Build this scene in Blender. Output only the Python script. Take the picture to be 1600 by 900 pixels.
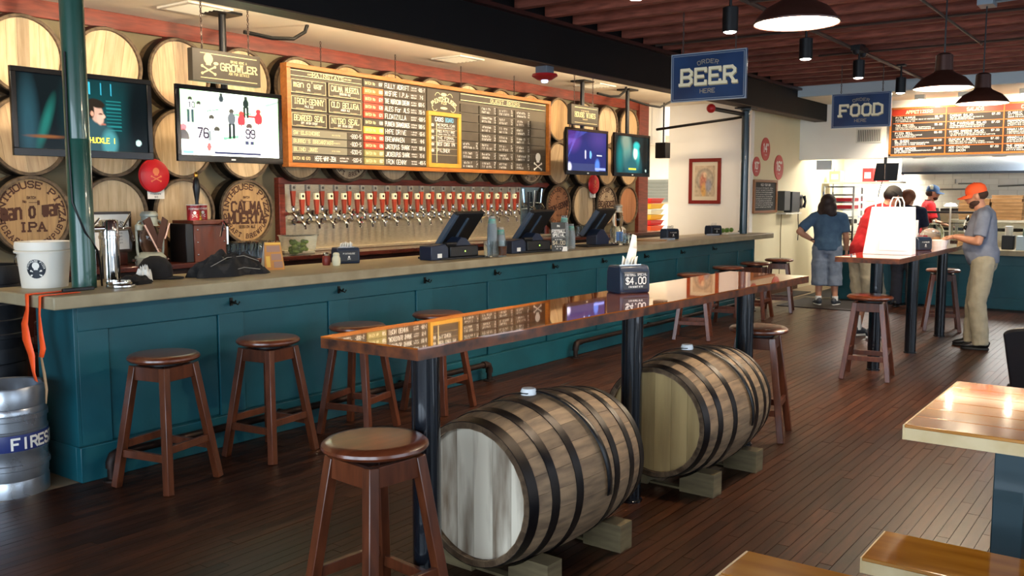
import bpy, bmesh, math, random
import numpy as np
from mathutils import Vector, Matrix, Quaternion

for o in list(bpy.data.objects): bpy.data.objects.remove(o)
SC = bpy.context.scene
COL = SC.collection
PI = math.pi
R = math.radians
rng = random.Random(7)

# ------------------------------------------------------------------ camera
cam_d = bpy.data.cameras.new('camera'); cam = bpy.data.objects.new('camera', cam_d); COL.objects.link(cam)
cam_d.sensor_width = 36.0; cam_d.lens = 1430.0 / 1600.0 * 36.0
cam_d.clip_start = 0.05; cam_d.clip_end = 100
cam.location = (0, 0, 1.6)
cam.rotation_euler = (PI/2 - math.atan(144/1430.0), 0, R(36.3) - PI/2)
SC.camera = cam

# ------------------------------------------------------------------ world, exposure
w = bpy.data.worlds.new('daylight'); SC.world = w; w.use_nodes = True
wb = w.node_tree.nodes['Background']; wb.inputs[0].default_value = (0.72, 0.85, 1.0, 1); wb.inputs[1].default_value = 2.0
vs = SC.view_settings
vs.view_transform = 'Standard'; vs.look = 'None'; vs.gamma = 1.0; vs.use_curve_mapping = False
vs.exposure = 1.0

def lamp(name, kind, loc, energy, col, target=None, **kw):
    d = bpy.data.lights.new(name, kind); d.energy = energy; d.color = col
    for k, v in kw.items(): setattr(d, k, v)
    o = bpy.data.objects.new(name, d); COL.objects.link(o); o.location = loc
    if target is not None:
        o.rotation_euler = (Vector(target) - Vector(loc)).to_track_quat('-Z', 'Y').to_euler()
    return o
WARM = (1.0, 0.77, 0.50); WARM2 = (1.0, 0.80, 0.56); COOL = (0.72, 0.86, 1.0); NEUT = (1.0, 0.93, 0.82)
# daylight entering through the shopfront windows behind the photographer
for yy in (-2.4, 0.4, 3.2):
    lamp('window_daylight', 'AREA', (-2.9, yy, 1.65), 62, COOL, (4, yy, 1.2), shape='RECTANGLE', size=2.4, size_y=2.0)
lamp('window_daylight_side', 'AREA', (3.2, -4.25, 1.65), 16, COOL, (3.2, 2, 1.0), shape='RECTANGLE', size=4.5, size_y=2.0)
lamp('window_daylight_side', 'AREA', (9.2, -4.25, 1.65), 16, COOL, (9.2, 2, 1.0), shape='RECTANGLE', size=4.5, size_y=2.0)

# ------------------------------------------------------------------ helpers
def lin(c):
    if isinstance(c, str):
        c = [int(c[i:i+2], 16)/255 for i in (0, 2, 4)]
        return tuple(x/12.92 if x <= .04045 else ((x+.055)/1.055)**2.4 for x in c)
    return tuple(c)

MATS = {}
def M(name, col, rough=.5, metal=0., col2=None, scale=6., stretch=(1, 1, 1), bump=0., bscale=None, spec=.5, coat=0., trans=0.,
      emit=None, estr=0., orand=0., detail=4., lo=.35, hi=.65, rvar=0., ior=1.45, attr=None, coatr=.05, aniso=0.):
    if name in MATS: return MATS[name]
    m = bpy.data.materials.new(name); m.use_nodes = True; MATS[name] = m
    nt = m.node_tree; N = nt.nodes; L = nt.links
    b = N['Principled BSDF']
    c1 = lin(col)
    b.inputs['Roughness'].default_value = rough; b.inputs['Metallic'].default_value = metal
    b.inputs['Specular IOR Level'].default_value = spec; b.inputs['IOR'].default_value = ior
    b.inputs['Coat Weight'].default_value = coat; b.inputs['Coat Roughness'].default_value = coatr
    b.inputs['Transmission Weight'].default_value = trans
    b.inputs['Anisotropic'].default_value = aniso
    b.inputs['Base Color'].default_value = (*c1, 1)
    if emit is not None:
        b.inputs['Emission Color'].default_value = (*lin(emit), 1); b.inputs['Emission Strength'].default_value = estr
    src = None
    if col2 is not None or bump or rvar:
        tc = N.new('ShaderNodeTexCoord'); mp = N.new('ShaderNodeMapping'); mp.inputs['Scale'].default_value = stretch
        L.new(tc.outputs['Object'], mp.inputs['Vector'])
        vec = mp.outputs['Vector']
        if orand:
            oi = N.new('ShaderNodeObjectInfo'); mu = N.new('ShaderNodeVectorMath'); mu.operation = 'ADD'
            sc = N.new('ShaderNodeMath'); sc.operation = 'MULTIPLY'; sc.inputs[1].default_value = 37.0
            L.new(oi.outputs['Random'], sc.inputs[0]); L.new(vec, mu.inputs[0]); L.new(sc.outputs[0], mu.inputs[1]); vec = mu.outputs[0]
        nz = N.new('ShaderNodeTexNoise'); nz.inputs['Scale'].default_value = scale; nz.inputs['Detail'].default_value = detail
        L.new(vec, nz.inputs['Vector'])
        if col2 is not None:
            rp = N.new('ShaderNodeValToRGB'); rp.color_ramp.elements[0].position = lo; rp.color_ramp.elements[1].position = hi
            rp.color_ramp.elements[0].color = (*c1, 1); rp.color_ramp.elements[1].color = (*lin(col2), 1)
            L.new(nz.outputs['Fac'], rp.inputs['Fac']); src = rp.outputs['Color']
        if rvar:
            mr = N.new('ShaderNodeMapRange'); mr.inputs['From Min'].default_value = .3; mr.inputs['From Max'].default_value = .7
            mr.inputs['To Min'].default_value = max(0, rough-rvar); mr.inputs['To Max'].default_value = min(1, rough+rvar)
            L.new(nz.outputs['Fac'], mr.inputs['Value']); L.new(mr.outputs[0], b.inputs['Roughness'])
        if bump:
            bn = N.new('ShaderNodeBump'); bn.inputs['Strength'].default_value = min(1, bump); bn.inputs['Distance'].default_value = .004
            if bscale:
                n2 = N.new('ShaderNodeTexNoise'); n2.inputs['Scale'].default_value = bscale; L.new(vec, n2.inputs['Vector']); L.new(n2.outputs['Fac'], bn.inputs['Height'])
            else: L.new(nz.outputs['Fac'], bn.inputs['Height'])
            L.new(bn.outputs[0], b.inputs['Normal'])
    if attr:
        at = N.new('ShaderNodeAttribute'); at.attribute_name = attr; src = at.outputs['Color']
    if orand:
        oi2 = N.new('ShaderNodeObjectInfo'); hs = N.new('ShaderNodeHueSaturation')
        mr2 = N.new('ShaderNodeMapRange'); mr2.inputs['To Min'].default_value = 1-orand; mr2.inputs['To Max'].default_value = 1+orand
        L.new(oi2.outputs['Random'], mr2.inputs['Value']); L.new(mr2.outputs[0], hs.inputs['Value'])
        if src is None: hs.inputs['Color'].default_value = (*c1, 1)
        else: L.new(src, hs.inputs['Color'])
        src = hs.outputs['Color']
    if src is not None:
        L.new(src, b.inputs['Base Color'])
        if emit is not None and attr: L.new(src, b.inputs['Emission Color'])
    return m

class MB:
    def __init__(s): s.v = []; s.f = []
    def quad(s, *p):
        n = len(s.v); s.v += [tuple(q) for q in p]; s.f.append(tuple(range(n, n+len(p)))); return s
    def hexa(s, p):      # p: 4 bottom ccw, 4 top
        n = len(s.v); s.v += [tuple(q) for q in p]
        s.f += [tuple(n+i for i in q) for q in ((3, 2, 1, 0), (4, 5, 6, 7), (0, 1, 5, 4), (1, 2, 6, 5), (2, 3, 7, 6), (3, 0, 4, 7))]; return s
    def box(s, x0, x1, y0, y1, z0, z1, mat=None):
        p = [(x0, y0, z0), (x1, y0, z0), (x1, y1, z0), (x0, y1, z0), (x0, y0, z1), (x1, y0, z1), (x1, y1, z1), (x0, y1, z1)]
        if mat is not None: p = [mat @ Vector(q) for q in p]
        return s.hexa(p)
    def cbox(s, c, d, mat=None):
        return s.box(c[0]-d[0]/2, c[0]+d[0]/2, c[1]-d[1]/2, c[1]+d[1]/2, c[2]-d[2]/2, c[2]+d[2]/2, mat)
    def beam(s, a, b, w, h, up=(0, 0, 1), w2=None, h2=None):   # rectangular bar from a to b
        a = Vector(a); b = Vector(b); d = (b-a).normalized(); u = Vector(up)
        r = d.cross(u)
        if r.length < 1e-4: r = d.cross(Vector((1, 0, 0)))
        r.normalize(); u = r.cross(d); w2 = w if w2 is None else w2; h2 = h if h2 is None else h2
        p = [a-r*w/2-u*h/2, a+r*w/2-u*h/2, b+r*w2/2-u*h2/2, b-r*w2/2-u*h2/2, a-r*w/2+u*h/2, a+r*w/2+u*h/2, b+r*w2/2+u*h2/2, b-r*w2/2+u*h2/2]
        return s.hexa(p)
    def lathe(s, prof, seg=24, o=(0, 0, 0), axis='Z', closed=False, mat=None, a0=0., a1=2*PI, cap=True):
        n = len(s.v); full = abs(a1-a0-2*PI) < 1e-6; k = seg if full else seg+1
        for (r, h) in prof:
            for i in range(k):
                a = a0+(a1-a0)*i/seg; c, q = r*math.cos(a), r*math.sin(a)
                p = (c, q, h) if axis == 'Z' else ((h, c, q) if axis == 'X' else (c, -h if False else h, q))
                if axis == 'Y': p = (c, h, -q)
                p = Vector((p[0]+o[0], p[1]+o[1], p[2]+o[2]))
                s.v.append(tuple(mat @ p if mat is not None else p))
        m = len(prof)
        for j in range(m if closed else m-1):
            for i in range(k if full else k-1):
                a = n+j*k+i; b = n+j*k+(i+1) % k; jj = (j+1) % m
                s.f.append((a, b, n+jj*k+(i+1) % k, n+jj*k+i))
        if full and not closed and cap:
            if prof[0][0] > 1e-6: s.f.append(tuple(n+i for i in reversed(range(k))))
            if prof[-1][0] > 1e-6: s.f.append(tuple(n+(m-1)*k+i for i in range(k)))
        return s
    def tube(s, pts, rad, seg=8, cap=True):
        pts = [Vector(p) for p in pts]; n0 = len(s.v); m = len(pts)
        if not hasattr(rad, '__len__'): rad = [rad]*m
        up = None
        for i, p in enumerate(pts):
            d = (pts[min(i+1, m-1)]-pts[max(i-1, 0)]).normalized()
            if up is None:
                up = Vector((0, 0, 1)) if abs(d.z) < .9 else Vector((1, 0, 0))
            r = d.cross(up).normalized(); up = r.cross(d).normalized()
            for k in range(seg):
                a = 2*PI*k/seg; s.v.append(tuple(p+(r*math.cos(a)+up*math.sin(a))*rad[i]))
        for i in range(m-1):
            for k in range(seg):
                a = n0+i*seg+k; b = n0+i*seg+(k+1) % seg
                s.f.append((a, b, b+seg, a+seg))
        if cap:
            s.f.append(tuple(n0+k for k in reversed(range(seg)))); s.f.append(tuple(n0+(m-1)*seg+k for k in range(seg)))
        return s
    def prism(s, poly, h0, h1, mp=lambda u, v, h: (u, v, h)):
        n = len(s.v); k = len(poly)
        s.v += [tuple(mp(u, v, h0)) for u, v in poly]+[tuple(mp(u, v, h1)) for u, v in poly]
        s.f.append(tuple(n+i for i in reversed(range(k)))); s.f.append(tuple(n+k+i for i in range(k)))
        for i in range(k): s.f.append((n+i, n+(i+1) % k, n+k+(i+1) % k, n+k+i))
        return s
    def ball(s, c, r, seg=12, rings=8, mat=None):
        if not hasattr(r, '__len__'): r = (r, r, r)
        n = len(s.v)
        for j in range(rings+1):
            t = PI*j/rings
            for i in range(seg):
                a = 2*PI*i/seg; p = Vector((r[0]*math.sin(t)*math.cos(a), r[1]*math.sin(t)*math.sin(a), r[2]*math.cos(t)))
                if mat is not None: p = mat @ p
                s.v.append(tuple(p+Vector(c)))
        for j in range(rings):
            for i in range(seg):
                a = n+j*seg+i; b = n+j*seg+(i+1) % seg
                s.f.append((a, a+seg, b+seg, b))
        return s
    def mesh(s, name, smooth=True, ang=35):
        me = bpy.data.meshes.new(name); me.from_pydata(s.v, [], s.f); me.validate(); me.update()
        if smooth and len(me.polygons):
            me.polygons.foreach_set('use_smooth', [True]*len(me.polygons)); me.set_sharp_from_angle(angle=R(ang))
        return me

def obj(name, mb, mat, parent=None, bevel=0, smooth=True, loc=None, rot=None, label=None, ang=35):
    me = mb if isinstance(mb, bpy.types.Mesh) else mb.mesh(name, smooth, ang)
    if mat is not None and len(me.materials) == 0: me.materials.append(mat)
    o = bpy.data.objects.new(name, me); COL.objects.link(o)
    if parent: o.parent = parent
    if loc is not None: o.location = loc
    if rot is not None: o.rotation_euler = rot
    if bevel:
        b = o.modifiers.new('bevel', 'BEVEL'); b.width = bevel; b.segments = 2; b.limit_method = 'ANGLE'; b.angle_limit = R(40)
    if label: o['label'] = label
    return o
def tag(o, label, cat, group=None):
    o['label'] = label; o['category'] = cat
    if group: o['group'] = group
    return o
def thing(name, label, cat, loc=(0, 0, 0), rotz=0, group=None):
    o = bpy.data.objects.new(name, None); COL.objects.link(o); o.empty_display_size = .1
    o.location = loc; o.rotation_euler = (0, 0, rotz); return tag(o, label, cat, group)
def struct(name, mb, mat, bevel=0, parent=None, smooth=True):
    o = obj(name, mb, mat, parent, bevel, smooth)
    if not parent: o['kind'] = 'structure'
    return o
def dup(root, loc=None, rotz=None, label=None, parent=None):
    c = root.copy(); COL.objects.link(c)
    if parent: c.parent = parent
    if loc is not None: c.location = loc
    if rotz is not None: c.rotation_euler = (0, 0, rotz)
    if label: c['label'] = label
    for ch in KIDS(root): dup(ch, parent=c)
    return c
def KIDS(o): return list(o.children)

# ------------------------------------------------------------------ slab lettering drawn from strokes
GL = {'A': '00 26 40|12 32', 'B': '00 06 36 45 44 33 03|33 42 41 30 00', 'C': '45 36 16 05 01 10 30 41', 'D': '00 06 26 45 41 20 00',
 'E': '46 06 00 40|03 33', 'F': '46 06 00|03 33', 'G': '45 36 16 05 01 10 30 41 43 23', 'H': '00 06|40 46|03 43', 'I': '20 26',
 'J': '46 41 30 10 01', 'K': '00 06|02 46|13 40', 'L': '06 00 40', 'M': '00 06 22 46 40', 'N': '00 06 40 46', 'O': '10 30 41 45 36 16 05 01 10',
 'P': '00 06 36 45 44 33 03', 'Q': '10 30 41 45 36 16 05 01 10|22 40', 'R': '00 06 36 45 44 33 03|23 40', 'S': '45 36 16 05 04 13 33 42 41 30 10 01',
 'T': '06 46|26 20', 'U': '06 01 10 30 41 46', 'V': '06 20 46', 'W': '06 10 24 30 46', 'X': '06 40|00 46', 'Y': '06 23 46|23 20', 'Z': '06 46 00 40',
 '0': '10 30 41 45 36 16 05 01 10', '1': '15 26 20', '2': '05 16 36 45 44 00 40', '3': '06 46 24 33 42 41 30 10 01', '4': '30 36 02 42',
 '5': '46 06 03 33 42 41 30 10 01', '6': '45 36 16 05 01 10 30 41 42 33 03', '7': '06 46 10', '8': '13 04 05 16 36 45 44 33 13 02 01 10 30 41 42 33',
 '9': '01 10 30 41 45 36 16 05 04 13 43', '.': '20 21', ',': '21 10', "'": '26 25', '"': '16 15|36 35', '-': '13 33', '!': '26 22|20 21', '$': '45 36 16 05 04 13 33 42 41 30 10 01|20 26',
 '#': '10 16|30 36|02 42|04 44', '/': '00 46', '+': '03 43|21 25', 'o': '10 30 41 43 34 14 03 01 10', 'a': '04 34 43 40|40 10 01 12 42', 'n': '00 04|03 14 34 43 40',
 'm': '00 04|03 14 23 20|23 34 43 40', 'w': '04 01 10 21 30 41 44|21 24', 'r': '00 04|02 14 34', '\u00b0': '25 26 36 35 25', ':': '21 22|23 24', '%': '00 46|05 06 16 15 05|30 31 41 40 30'}
NOSER = set("CGSOQU0123456789.,'-!$#/+o\u00b0:%\"")
_LK = [0]
def lift(mb, *p):
    """printed stroke, each a hair above the one before so that none coincide"""
    _LK[0] = (_LK[0]+1) % 12
    q = [Vector(a) for a in p]; n = (q[1]-q[0]).cross(q[-1]-q[0])
    if n.length < 1e-12: return
    n = n.normalized()*(.00011*_LK[0]); mb.quad(*[a+n for a in q])
def text(mb, s, P, u, v, h, w=None, wt=.16, slab=True, align='c', sp=.34, jit=0., arc=None, ital=0.):
    """write s with stroke quads on the surface P(u,v); wt = stroke weight / height; arc=(radius, centre angle, sign)"""
    w = h*.55 if w is None else w
    if h < .03: slab = False
    adv = w*(1+sp); tot = adv*len(s)-w*sp
    u0 = u-(tot/2 if align == 'c' else (tot if align == 'r' else 0)); t = h*wt/2
    for i, ch in enumerate(s):
        g = GL.get(ch) or GL.get(ch.upper())
        if not g: continue
        ju, jv = (rng.uniform(-jit, jit)*h, rng.uniform(-jit, jit)*h) if jit else (0, 0)
        def pos(a, b):
            uu = a*w/4+ital*b*h/6; vv = b*h/6
            if arc:
                rad, ca, sg = arc
                th = ca - sg*((u0+i*adv+uu) - u)/rad
                rr = rad + sg*vv
                return P(u+rr*math.cos(th), v+rr*math.sin(th))
            return P(u0+i*adv+uu+ju, v+vv+jv)
        def seg(a, b):   # a,b in glyph units
            sx = w/4; sy = h/6
            dx, dy = (b[0]-a[0])*sx, (b[1]-a[1])*sy; l = math.hypot(dx, dy) or 1e-6; dx /= l; dy /= l
            ex, ey = dx*t*.8/sx, dy*t*.8/sy; nx, ny = -dy*t/sx, dx*t/sy
            A = (a[0]-ex, a[1]-ey); B = (b[0]+ex, b[1]+ey)
            lift(mb, pos(A[0]-nx, A[1]-ny), pos(B[0]-nx, B[1]-ny), pos(B[0]+nx, B[1]+ny), pos(A[0]+nx, A[1]+ny))
        for st in g.split('|'):
            pts = [(int(q[0]), int(q[1])) for q in st.split()]
            for a, b in zip(pts, pts[1:]): seg(a, b)
            if slab and ch not in NOSER:
                for e, n in ((pts[0], pts[1]), (pts[-1], pts[-2])):
                    if e[1] in (0, 6, 4) and e[1] != n[1]: seg((e[0]-.75, e[1]), (e[0]+.75, e[1]))
                    elif e[1] in (0, 6) and e[1] == n[1]: seg((e[0], e[1]), (e[0], e[1]+(1.0 if e[1] == 0 else -1.0)))
    return tot
def scrib(mb, P, u0, u1, v, h, wt=.2):
    """a line of writing too small to read"""
    u = u0; t = h*wt
    while u < u1-h*.5:
        if rng.random() < .15: u += h*.45; continue
        k = rng.randrange(3)
        lift(mb, P(u, v), P(u+t, v), P(u+t, v+h), P(u, v+h))
        if k: lift(mb, P(u, v+h*(.8 if k == 1 else .4)), P(u+h*.4, v+h*(.8 if k == 1 else .4)), P(u+h*.4, v+h*(1. if k == 1 else .6)), P(u, v+h*(1. if k == 1 else .6)))
        if k == 2: lift(mb, P(u+h*.3, v), P(u+h*.3+t, v), P(u+h*.3+t, v+h*.6), P(u+h*.3, v+h*.6))
        u += h*.62
def rect(mb, P, u0, u1, v0, v1): lift(mb, P(u0, v0), P(u1, v0), P(u1, v1), P(u0, v1))
def frame2(mb, P, u0, u1, v0, v1, t):
    rect(mb, P, u0, u1, v0, v0+t); rect(mb, P, u0, u1, v1-t, v1); rect(mb, P, u0, u0+t, v0+t, v1-t); rect(mb, P, u1-t, u1, v0+t, v1-t)
def ell(mb, P, u, v, a, b, n=16):
    """flat or curved printed ellipse, as rings so that it follows a curved surface"""
    _LK[0] = (_LK[0]+1) % 12; k = _LK[0]; e = 1e-4
    def pt(x, y):
        p = Vector(P(x, y)); nn = (Vector(P(x+e, y))-p).cross(Vector(P(x, y+e))-p).normalized(); return tuple(p+nn*.00011*k)
    R_ = [[pt(u+a*f*math.cos(2*PI*i/n), v+b*f*math.sin(2*PI*i/n)) for i in range(n)] for f in (.34, .67, 1.)]
    mb.quad(*R_[0])
    for q in (0, 1):
        for i in range(n): mb.quad(R_[q][i], R_[q+1][i], R_[q+1][(i+1) % n], R_[q][(i+1) % n])
def bones(mb, P, u, v, s):     # skull and crossed bones
    ell(mb, P, u, v+s*.45, s*.36, s*.36); rect(mb, P, u-s*.2, u+s*.2, v+s*.02, v+s*.25)
    for sg in (1, -1):
        dx, dy = .5*s, .24*s*sg; t = .055*s
        lift(mb, P(u-dx, v-.3*s-dy-t), P(u+dx, v-.3*s+dy-t), P(u+dx, v-.3*s+dy+t), P(u-dx, v-.3*s-dy+t))
        for e in (-1, 1): ell(mb, P, u+e*dx, v-.3*s+e*dy, .11*s, .1*s, 8)
def planeY(y, flip=1): return lambda u, v: (u, y, v)
def planeX(x): return lambda u, v: (x, -u, v)

# raster pictures for screens and prints, carried as a colour attribute of a fine grid
class Ras:
    def __init__(s, w, h, c):
        s.w, s.h = w, h; s.a = np.zeros((h, w, 3)); s.a[:] = lin(c)
        s.X, s.Y = np.meshgrid((np.arange(w)+.5)/w, 1-(np.arange(h)+.5)/h)
        s.as_ = w/h
    def ell(s, u, v, a, b, c, soft=.0, rot=0, al=1.):
        dx, dy = (s.X-u)*s.as_, s.Y-v; cr, sr = math.cos(rot), math.sin(rot)
        d = np.sqrt(((dx*cr+dy*sr)/(a*s.as_))**2+((-dx*sr+dy*cr)/b)**2)
        m = np.clip((1+soft-d)/max(2*soft, .08), 0, 1)[..., None]*al
        s.a = s.a*(1-m)+np.array(lin(c))*m; return s
    def rect(s, u0, u1, v0, v1, c, al=1.):
        m = ((s.X >= u0) & (s.X <= u1) & (s.Y >= v0) & (s.Y <= v1))[..., None]*al
        s.a = s.a*(1-m)+np.array(lin(c))*m; return s
    def poly(s, pts, c, al=1.):
        m = np.zeros(s.X.shape, bool); n = len(pts)
        for i in range(n):
            (x0, y0), (x1, y1) = pts[i], pts[(i+1) % n]
            if y0 == y1: continue
            cnd = ((s.Y < y0) != (s.Y < y1)) & (s.X < (x1-x0)*(s.Y-y0)/(y1-y0)+x0); m ^= cnd
        m = m[..., None]*al; s.a = s.a*(1-m)+np.array(lin(c))*m; return s
    def noise(s, k, amp, seed=0):
        r = np.random.default_rng(seed); z = r.normal(size=(k, k, 1))
        iy = (np.arange(s.h)*k//s.h); ix = (np.arange(s.w)*k//s.w); s.a = np.clip(s.a*(1+amp*z[iy][:, ix]), 0, 3); return s
    def grid(s, name, P, u0, u1, v0, v1, mat, parent):
        w, h = s.w, s.h
        us = np.linspace(u0, u1, w); vv = np.linspace(v1, v0, h)
        verts = [P(a, b) for b in vv for a in us]
        faces = [(j*w+i, (j+1)*w+i, (j+1)*w+i+1, j*w+i+1) for j in range(h-1) for i in range(w-1)]
        me = bpy.data.meshes.new(name); me.from_pydata(verts, [], faces)
        at = me.color_attributes.new('pic', 'FLOAT_COLOR', 'POINT')
        rgba = np.ones((h*w, 4), np.float32); rgba[:, :3] = s.a.reshape(-1, 3); at.data.foreach_set('color', rgba.ravel())
        return obj(name, me, mat, parent)

ordn = ['first', 'second', 'third', 'fourth', 'fifth', 'sixth', 'seventh', 'eighth', 'ninth', 'tenth', 'eleventh', 'twelfth', 'thirteenth', 'fourteenth', 'fifteenth', 'sixteenth', 'seventeenth', 'eighteenth', 'nineteenth', 'twentieth', 'twenty-first']
# ------------------------------------------------------------------ materials
TEAL = M('teal_paint', '11515c', .42, col2='0d4650', scale=3, bump=.08, bscale=60)
CONC = M('counter_concrete', '8d8064', .45, col2='a3977a', scale=5, detail=8, bump=.05, bscale=40, rvar=.12)
OLIVE = M('olive_wall', '6e644c', .8, col2='776c52', scale=2)
CREAM = M('cream_ceiling', 'efe6d3', .8, col2='e9dfcb', scale=1.5)
WHITE = M('white_wall', 'f0ebe0', .7, col2='ebe5d8', scale=1.2)
BEAMK = M('black_beam_paint', '060709', .6, col2='08090b', scale=4, spec=.2)
REDWD = M('red_stained_wood', '7d3222', .4, col2='5f2417', scale=6, stretch=(1, 8, 8), coat=.3, coatr=.2)
DKWD = M('dark_cabinet_wood', '35140f', .35, col2='240c0a', scale=6, stretch=(1.5, 8, 8), coat=.2)
STEEL = M('brushed_steel', 'd2c6aa', .3, .75, col2='bdb094', scale=20, stretch=(1, 1, 12), bump=.05, aniso=.6)
CHROME = M('polished_chrome', 'd5d8da', .08, 1.)
BLACK = M('black_plastic', '0c0d10', .35)
BLACKM = M('matte_black_metal', '0e0f12', .45, .3)
CEILW = M('ceiling_wood', '8a4a38', .7, col2='683324', scale=5, stretch=(8, 1, 8), orand=.25)
DECKW = M('ceiling_deck_wood', '5a2c22', .8, col2='42201a', scale=5, stretch=(1, 8, 8))
FLOORW = M('floor_plank_wood', '24120a', .38, col2='3d2113', scale=3.0, stretch=(1.2, 14, 8), orand=.36, spec=.24)
FGAP = M('floor_gap', '120a07', .8)
BEIGEF = M('beige_floor', '8a755c', .5, col2='7d6850', scale=3)
TILEW = M('white_tile', 'e9e6d8', .22, col2='e2decf', scale=4, orand=.04)
CONDUIT = M('steel_conduit', '43352f', .5, .4)
GLASS = M('clear_glass', 'f2f8f8', .02, trans=1., ior=1.3)
CREAMT = M('cream_lettering', 'dccf9f', .6)
WHITET = M('white_lettering', 'e8e6de', .6)

# ------------------------------------------------------------------ floor
fl = struct('floor', MB().box(-3, 22, -4.4, 4.92, -.06, -.009), FGAP)
struct('floor_service', MB().box(-3, 22, 4.92, 9.5, -.06, -.001), BEIGEF)
PW = .0572
planks = []
y = -4.4
row = 0
while y < 4.9:
    x = -3 + rng.uniform(-.9, 0)
    wd = min(PW, 4.92-y)
    while x < 14.6:
        ln = rng.choice((.45, .6, .75, .9, 1.05, 1.2, 1.5)); x1 = min(x+ln, 14.62); x0 = max(x, -3)
        if x1-x0 > .1: planks.append((x0, x1, y, y+wd))
        x += ln
    y += PW; row += 1
def pscore(p):
    cx_, cy_ = (p[0]+p[1])/2, (p[2]+p[3])/2
    th = R(36.3); fw = cx_*math.cos(th)+cy_*math.sin(th); rt = cx_*math.sin(th)-cy_*math.cos(th)
    if fw < 2.7 or abs(rt/fw) > .57: return 1e9
    if 2.6 < cx_ < 5.3 and 1.9 < cy_ < 3.4: return 1e6+fw     # under and behind the barrels
    return fw*fw/(p[1]-p[0])
planks.sort(key=pscore)
unit = MB().hexa([(0, .0009, -.012), (1, .0009, -.012), (1, .0563, -.012), (0, .0563, -.012), (0, .0012, 0), (1, .0012, 0), (1, .056, 0), (0, .056, 0)]).mesh('plank', False)
unit.materials.append(FLOORW)
for p in planks[:300]:
    o = bpy.data.objects.new('plank', unit); COL.objects.link(o); o.parent = fl
    o.location = (p[0]+.0008, p[2], rng.uniform(-.0006, .0006)); o.scale = (p[1]-p[0]-.0016, (p[3]-p[2])/PW, 1)
mb = MB(); cols = []
for p in planks[300:]:
    mb.box(p[0]+.0008, p[1]-.0008, p[2]+.001, p[3]-.001, -.012, rng.uniform(-.0006, .0006)); cols += [rng.random()]*6
FLOORW2 = bpy.data.materials.new('floor_plank_wood_far'); FLOORW2 = FLOORW.copy(); FLOORW2.name = 'floor_plank_wood_far'
nt = FLOORW2.node_tree
an = nt.nodes.new('ShaderNodeAttribute'); an.attribute_name = 'rnd'
for n in [n for n in nt.nodes if n.type == 'OBJECT_INFO']:
    for l in list(n.outputs['Random'].links):
        to = l.to_socket; nt.links.remove(l); nt.links.new(an.outputs['Fac'], to)
me = mb.mesh('plank_field', False)
at = me.attributes.new('rnd', 'FLOAT', 'FACE'); at.data.foreach_set('value', np.array(cols, np.float32))
o = obj('plank_field', me, FLOORW2, fl); o['kind'] = 'stuff'

# ------------------------------------------------------------------ walls and ceilings
struct('wall_back', MB().box(-3, 12.9, 6.9, 7.05, 0, 3.27), OLIVE)
struct('wall_back_header', MB().box(12.9, 13.6, 6.9, 7.05, 2.42, 3.27), WHITE)
struct('ceiling_bar', MB().box(-3, 13.62, 5.15, 6.9, 3.03, 3.1), CREAM)
struct('trim_1', MB().box(-3, 12.9, 6.86, 6.9, 2.9, 3.03), REDWD, .004)
struct('trim_2', MB().box(12.62, 12.92, 6.84, 6.91, 0, 3.03), REDWD, .004)
struct('ceiling_beam', MB().box(-3, 15.66, 4.95, 5.16, 2.845, 3.5), BEAMK, .006)
struct('trim_3', MB().box(-3, 15.66, 4.88, 4.95, 3.215, 3.25), DKWD)
struct('trim_4', MB().box(-3, 15.66, 4.955, 5.155, 2.836, 2.846), M('beam_sole', '4a3524', .6, col2='3a2a1c', scale=5, stretch=(1, 6, 6)))
# white wall block behind the end of the bar: picture face and pizza-size face
struct('wall_picture', MB().box(13.5, 13.62, 5.4, 6.78, 0, 3.27), WHITE)
struct('wall_side', MB().box(13.62, 18.6, 5.4, 5.52, 0, 3.27), M('ivory_wall', 'ded3ae', .7, col2='d8cca6', scale=1.3))
struct('baseboard_side', MB().box(13.64, 15.7, 5.375, 5.4, 0, .14), M('brown_base', '4b3220', .5))
# passage beyond the bar end
struct('wall_passage', MB().box(12.9, 18.6, 9.2, 9.3, 0, 3.0), WHITE)
struct('wall_passage_side', MB().box(16.5, 16.6, 5.5, 9.2, 0, 3.0), WHITE)
struct('ceiling_passage', MB().box(12.9, 16.6, 7.05, 9.3, 2.6, 2.7), WHITE)
struct('wall_passage_left', MB().box(12.8, 12.9, 7.05, 9.3, 0, 3.0), WHITE)
# dining-room shell
CEIL = struct('ceiling', MB().box(-3, 14.2, -4.4, 5.3, 3.5, 3.56), DECKW)
wm = WHITE
struct('wall_right', MB().box(-3, .8, -4.5, -4.4, 0, 3.56).box(5.6, 6.8, -4.5, -4.4, 0, 3.56).box(11.6, 22, -4.5, -4.4, 0, 3.56).box(.8, 5.6, -4.5, -4.4, 0, .6).box(.8, 5.6, -4.5, -4.4, 2.7, 3.56).box(6.8, 11.6, -4.5, -4.4, 0, .6).box(6.8, 11.6, -4.5, -4.4, 2.7, 3.56), wm)
struct('wall_front', MB().box(-3.1, -3, -4.5, -3.7, 0, 3.56).box(-3.1, -3, 4.5, 7.05, 0, 3.56).box(-3.1, -3, -3.7, 4.5, 0, .55).box(-3.1, -3, -3.7, 4.5, 2.7, 3.56).box(-3.1, -3, -1.15, -.85, .55, 2.7).box(-3.1, -3, 1.65, 1.95, .55, 2.7), wm)
# joists, each a timber of its own
jm = MB().box(-.04, .04, -4.38, 4.94, 3.26, 3.5).mesh('joist', False); jm.materials.append(CEILW)
x = -2.8
while x < 14.1:
    o = bpy.data.objects.new('joist', jm); COL.objects.link(o); o.parent = CEIL; o.location = (x+rng.uniform(-.01, .01), 0, 0); x += .48
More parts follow.
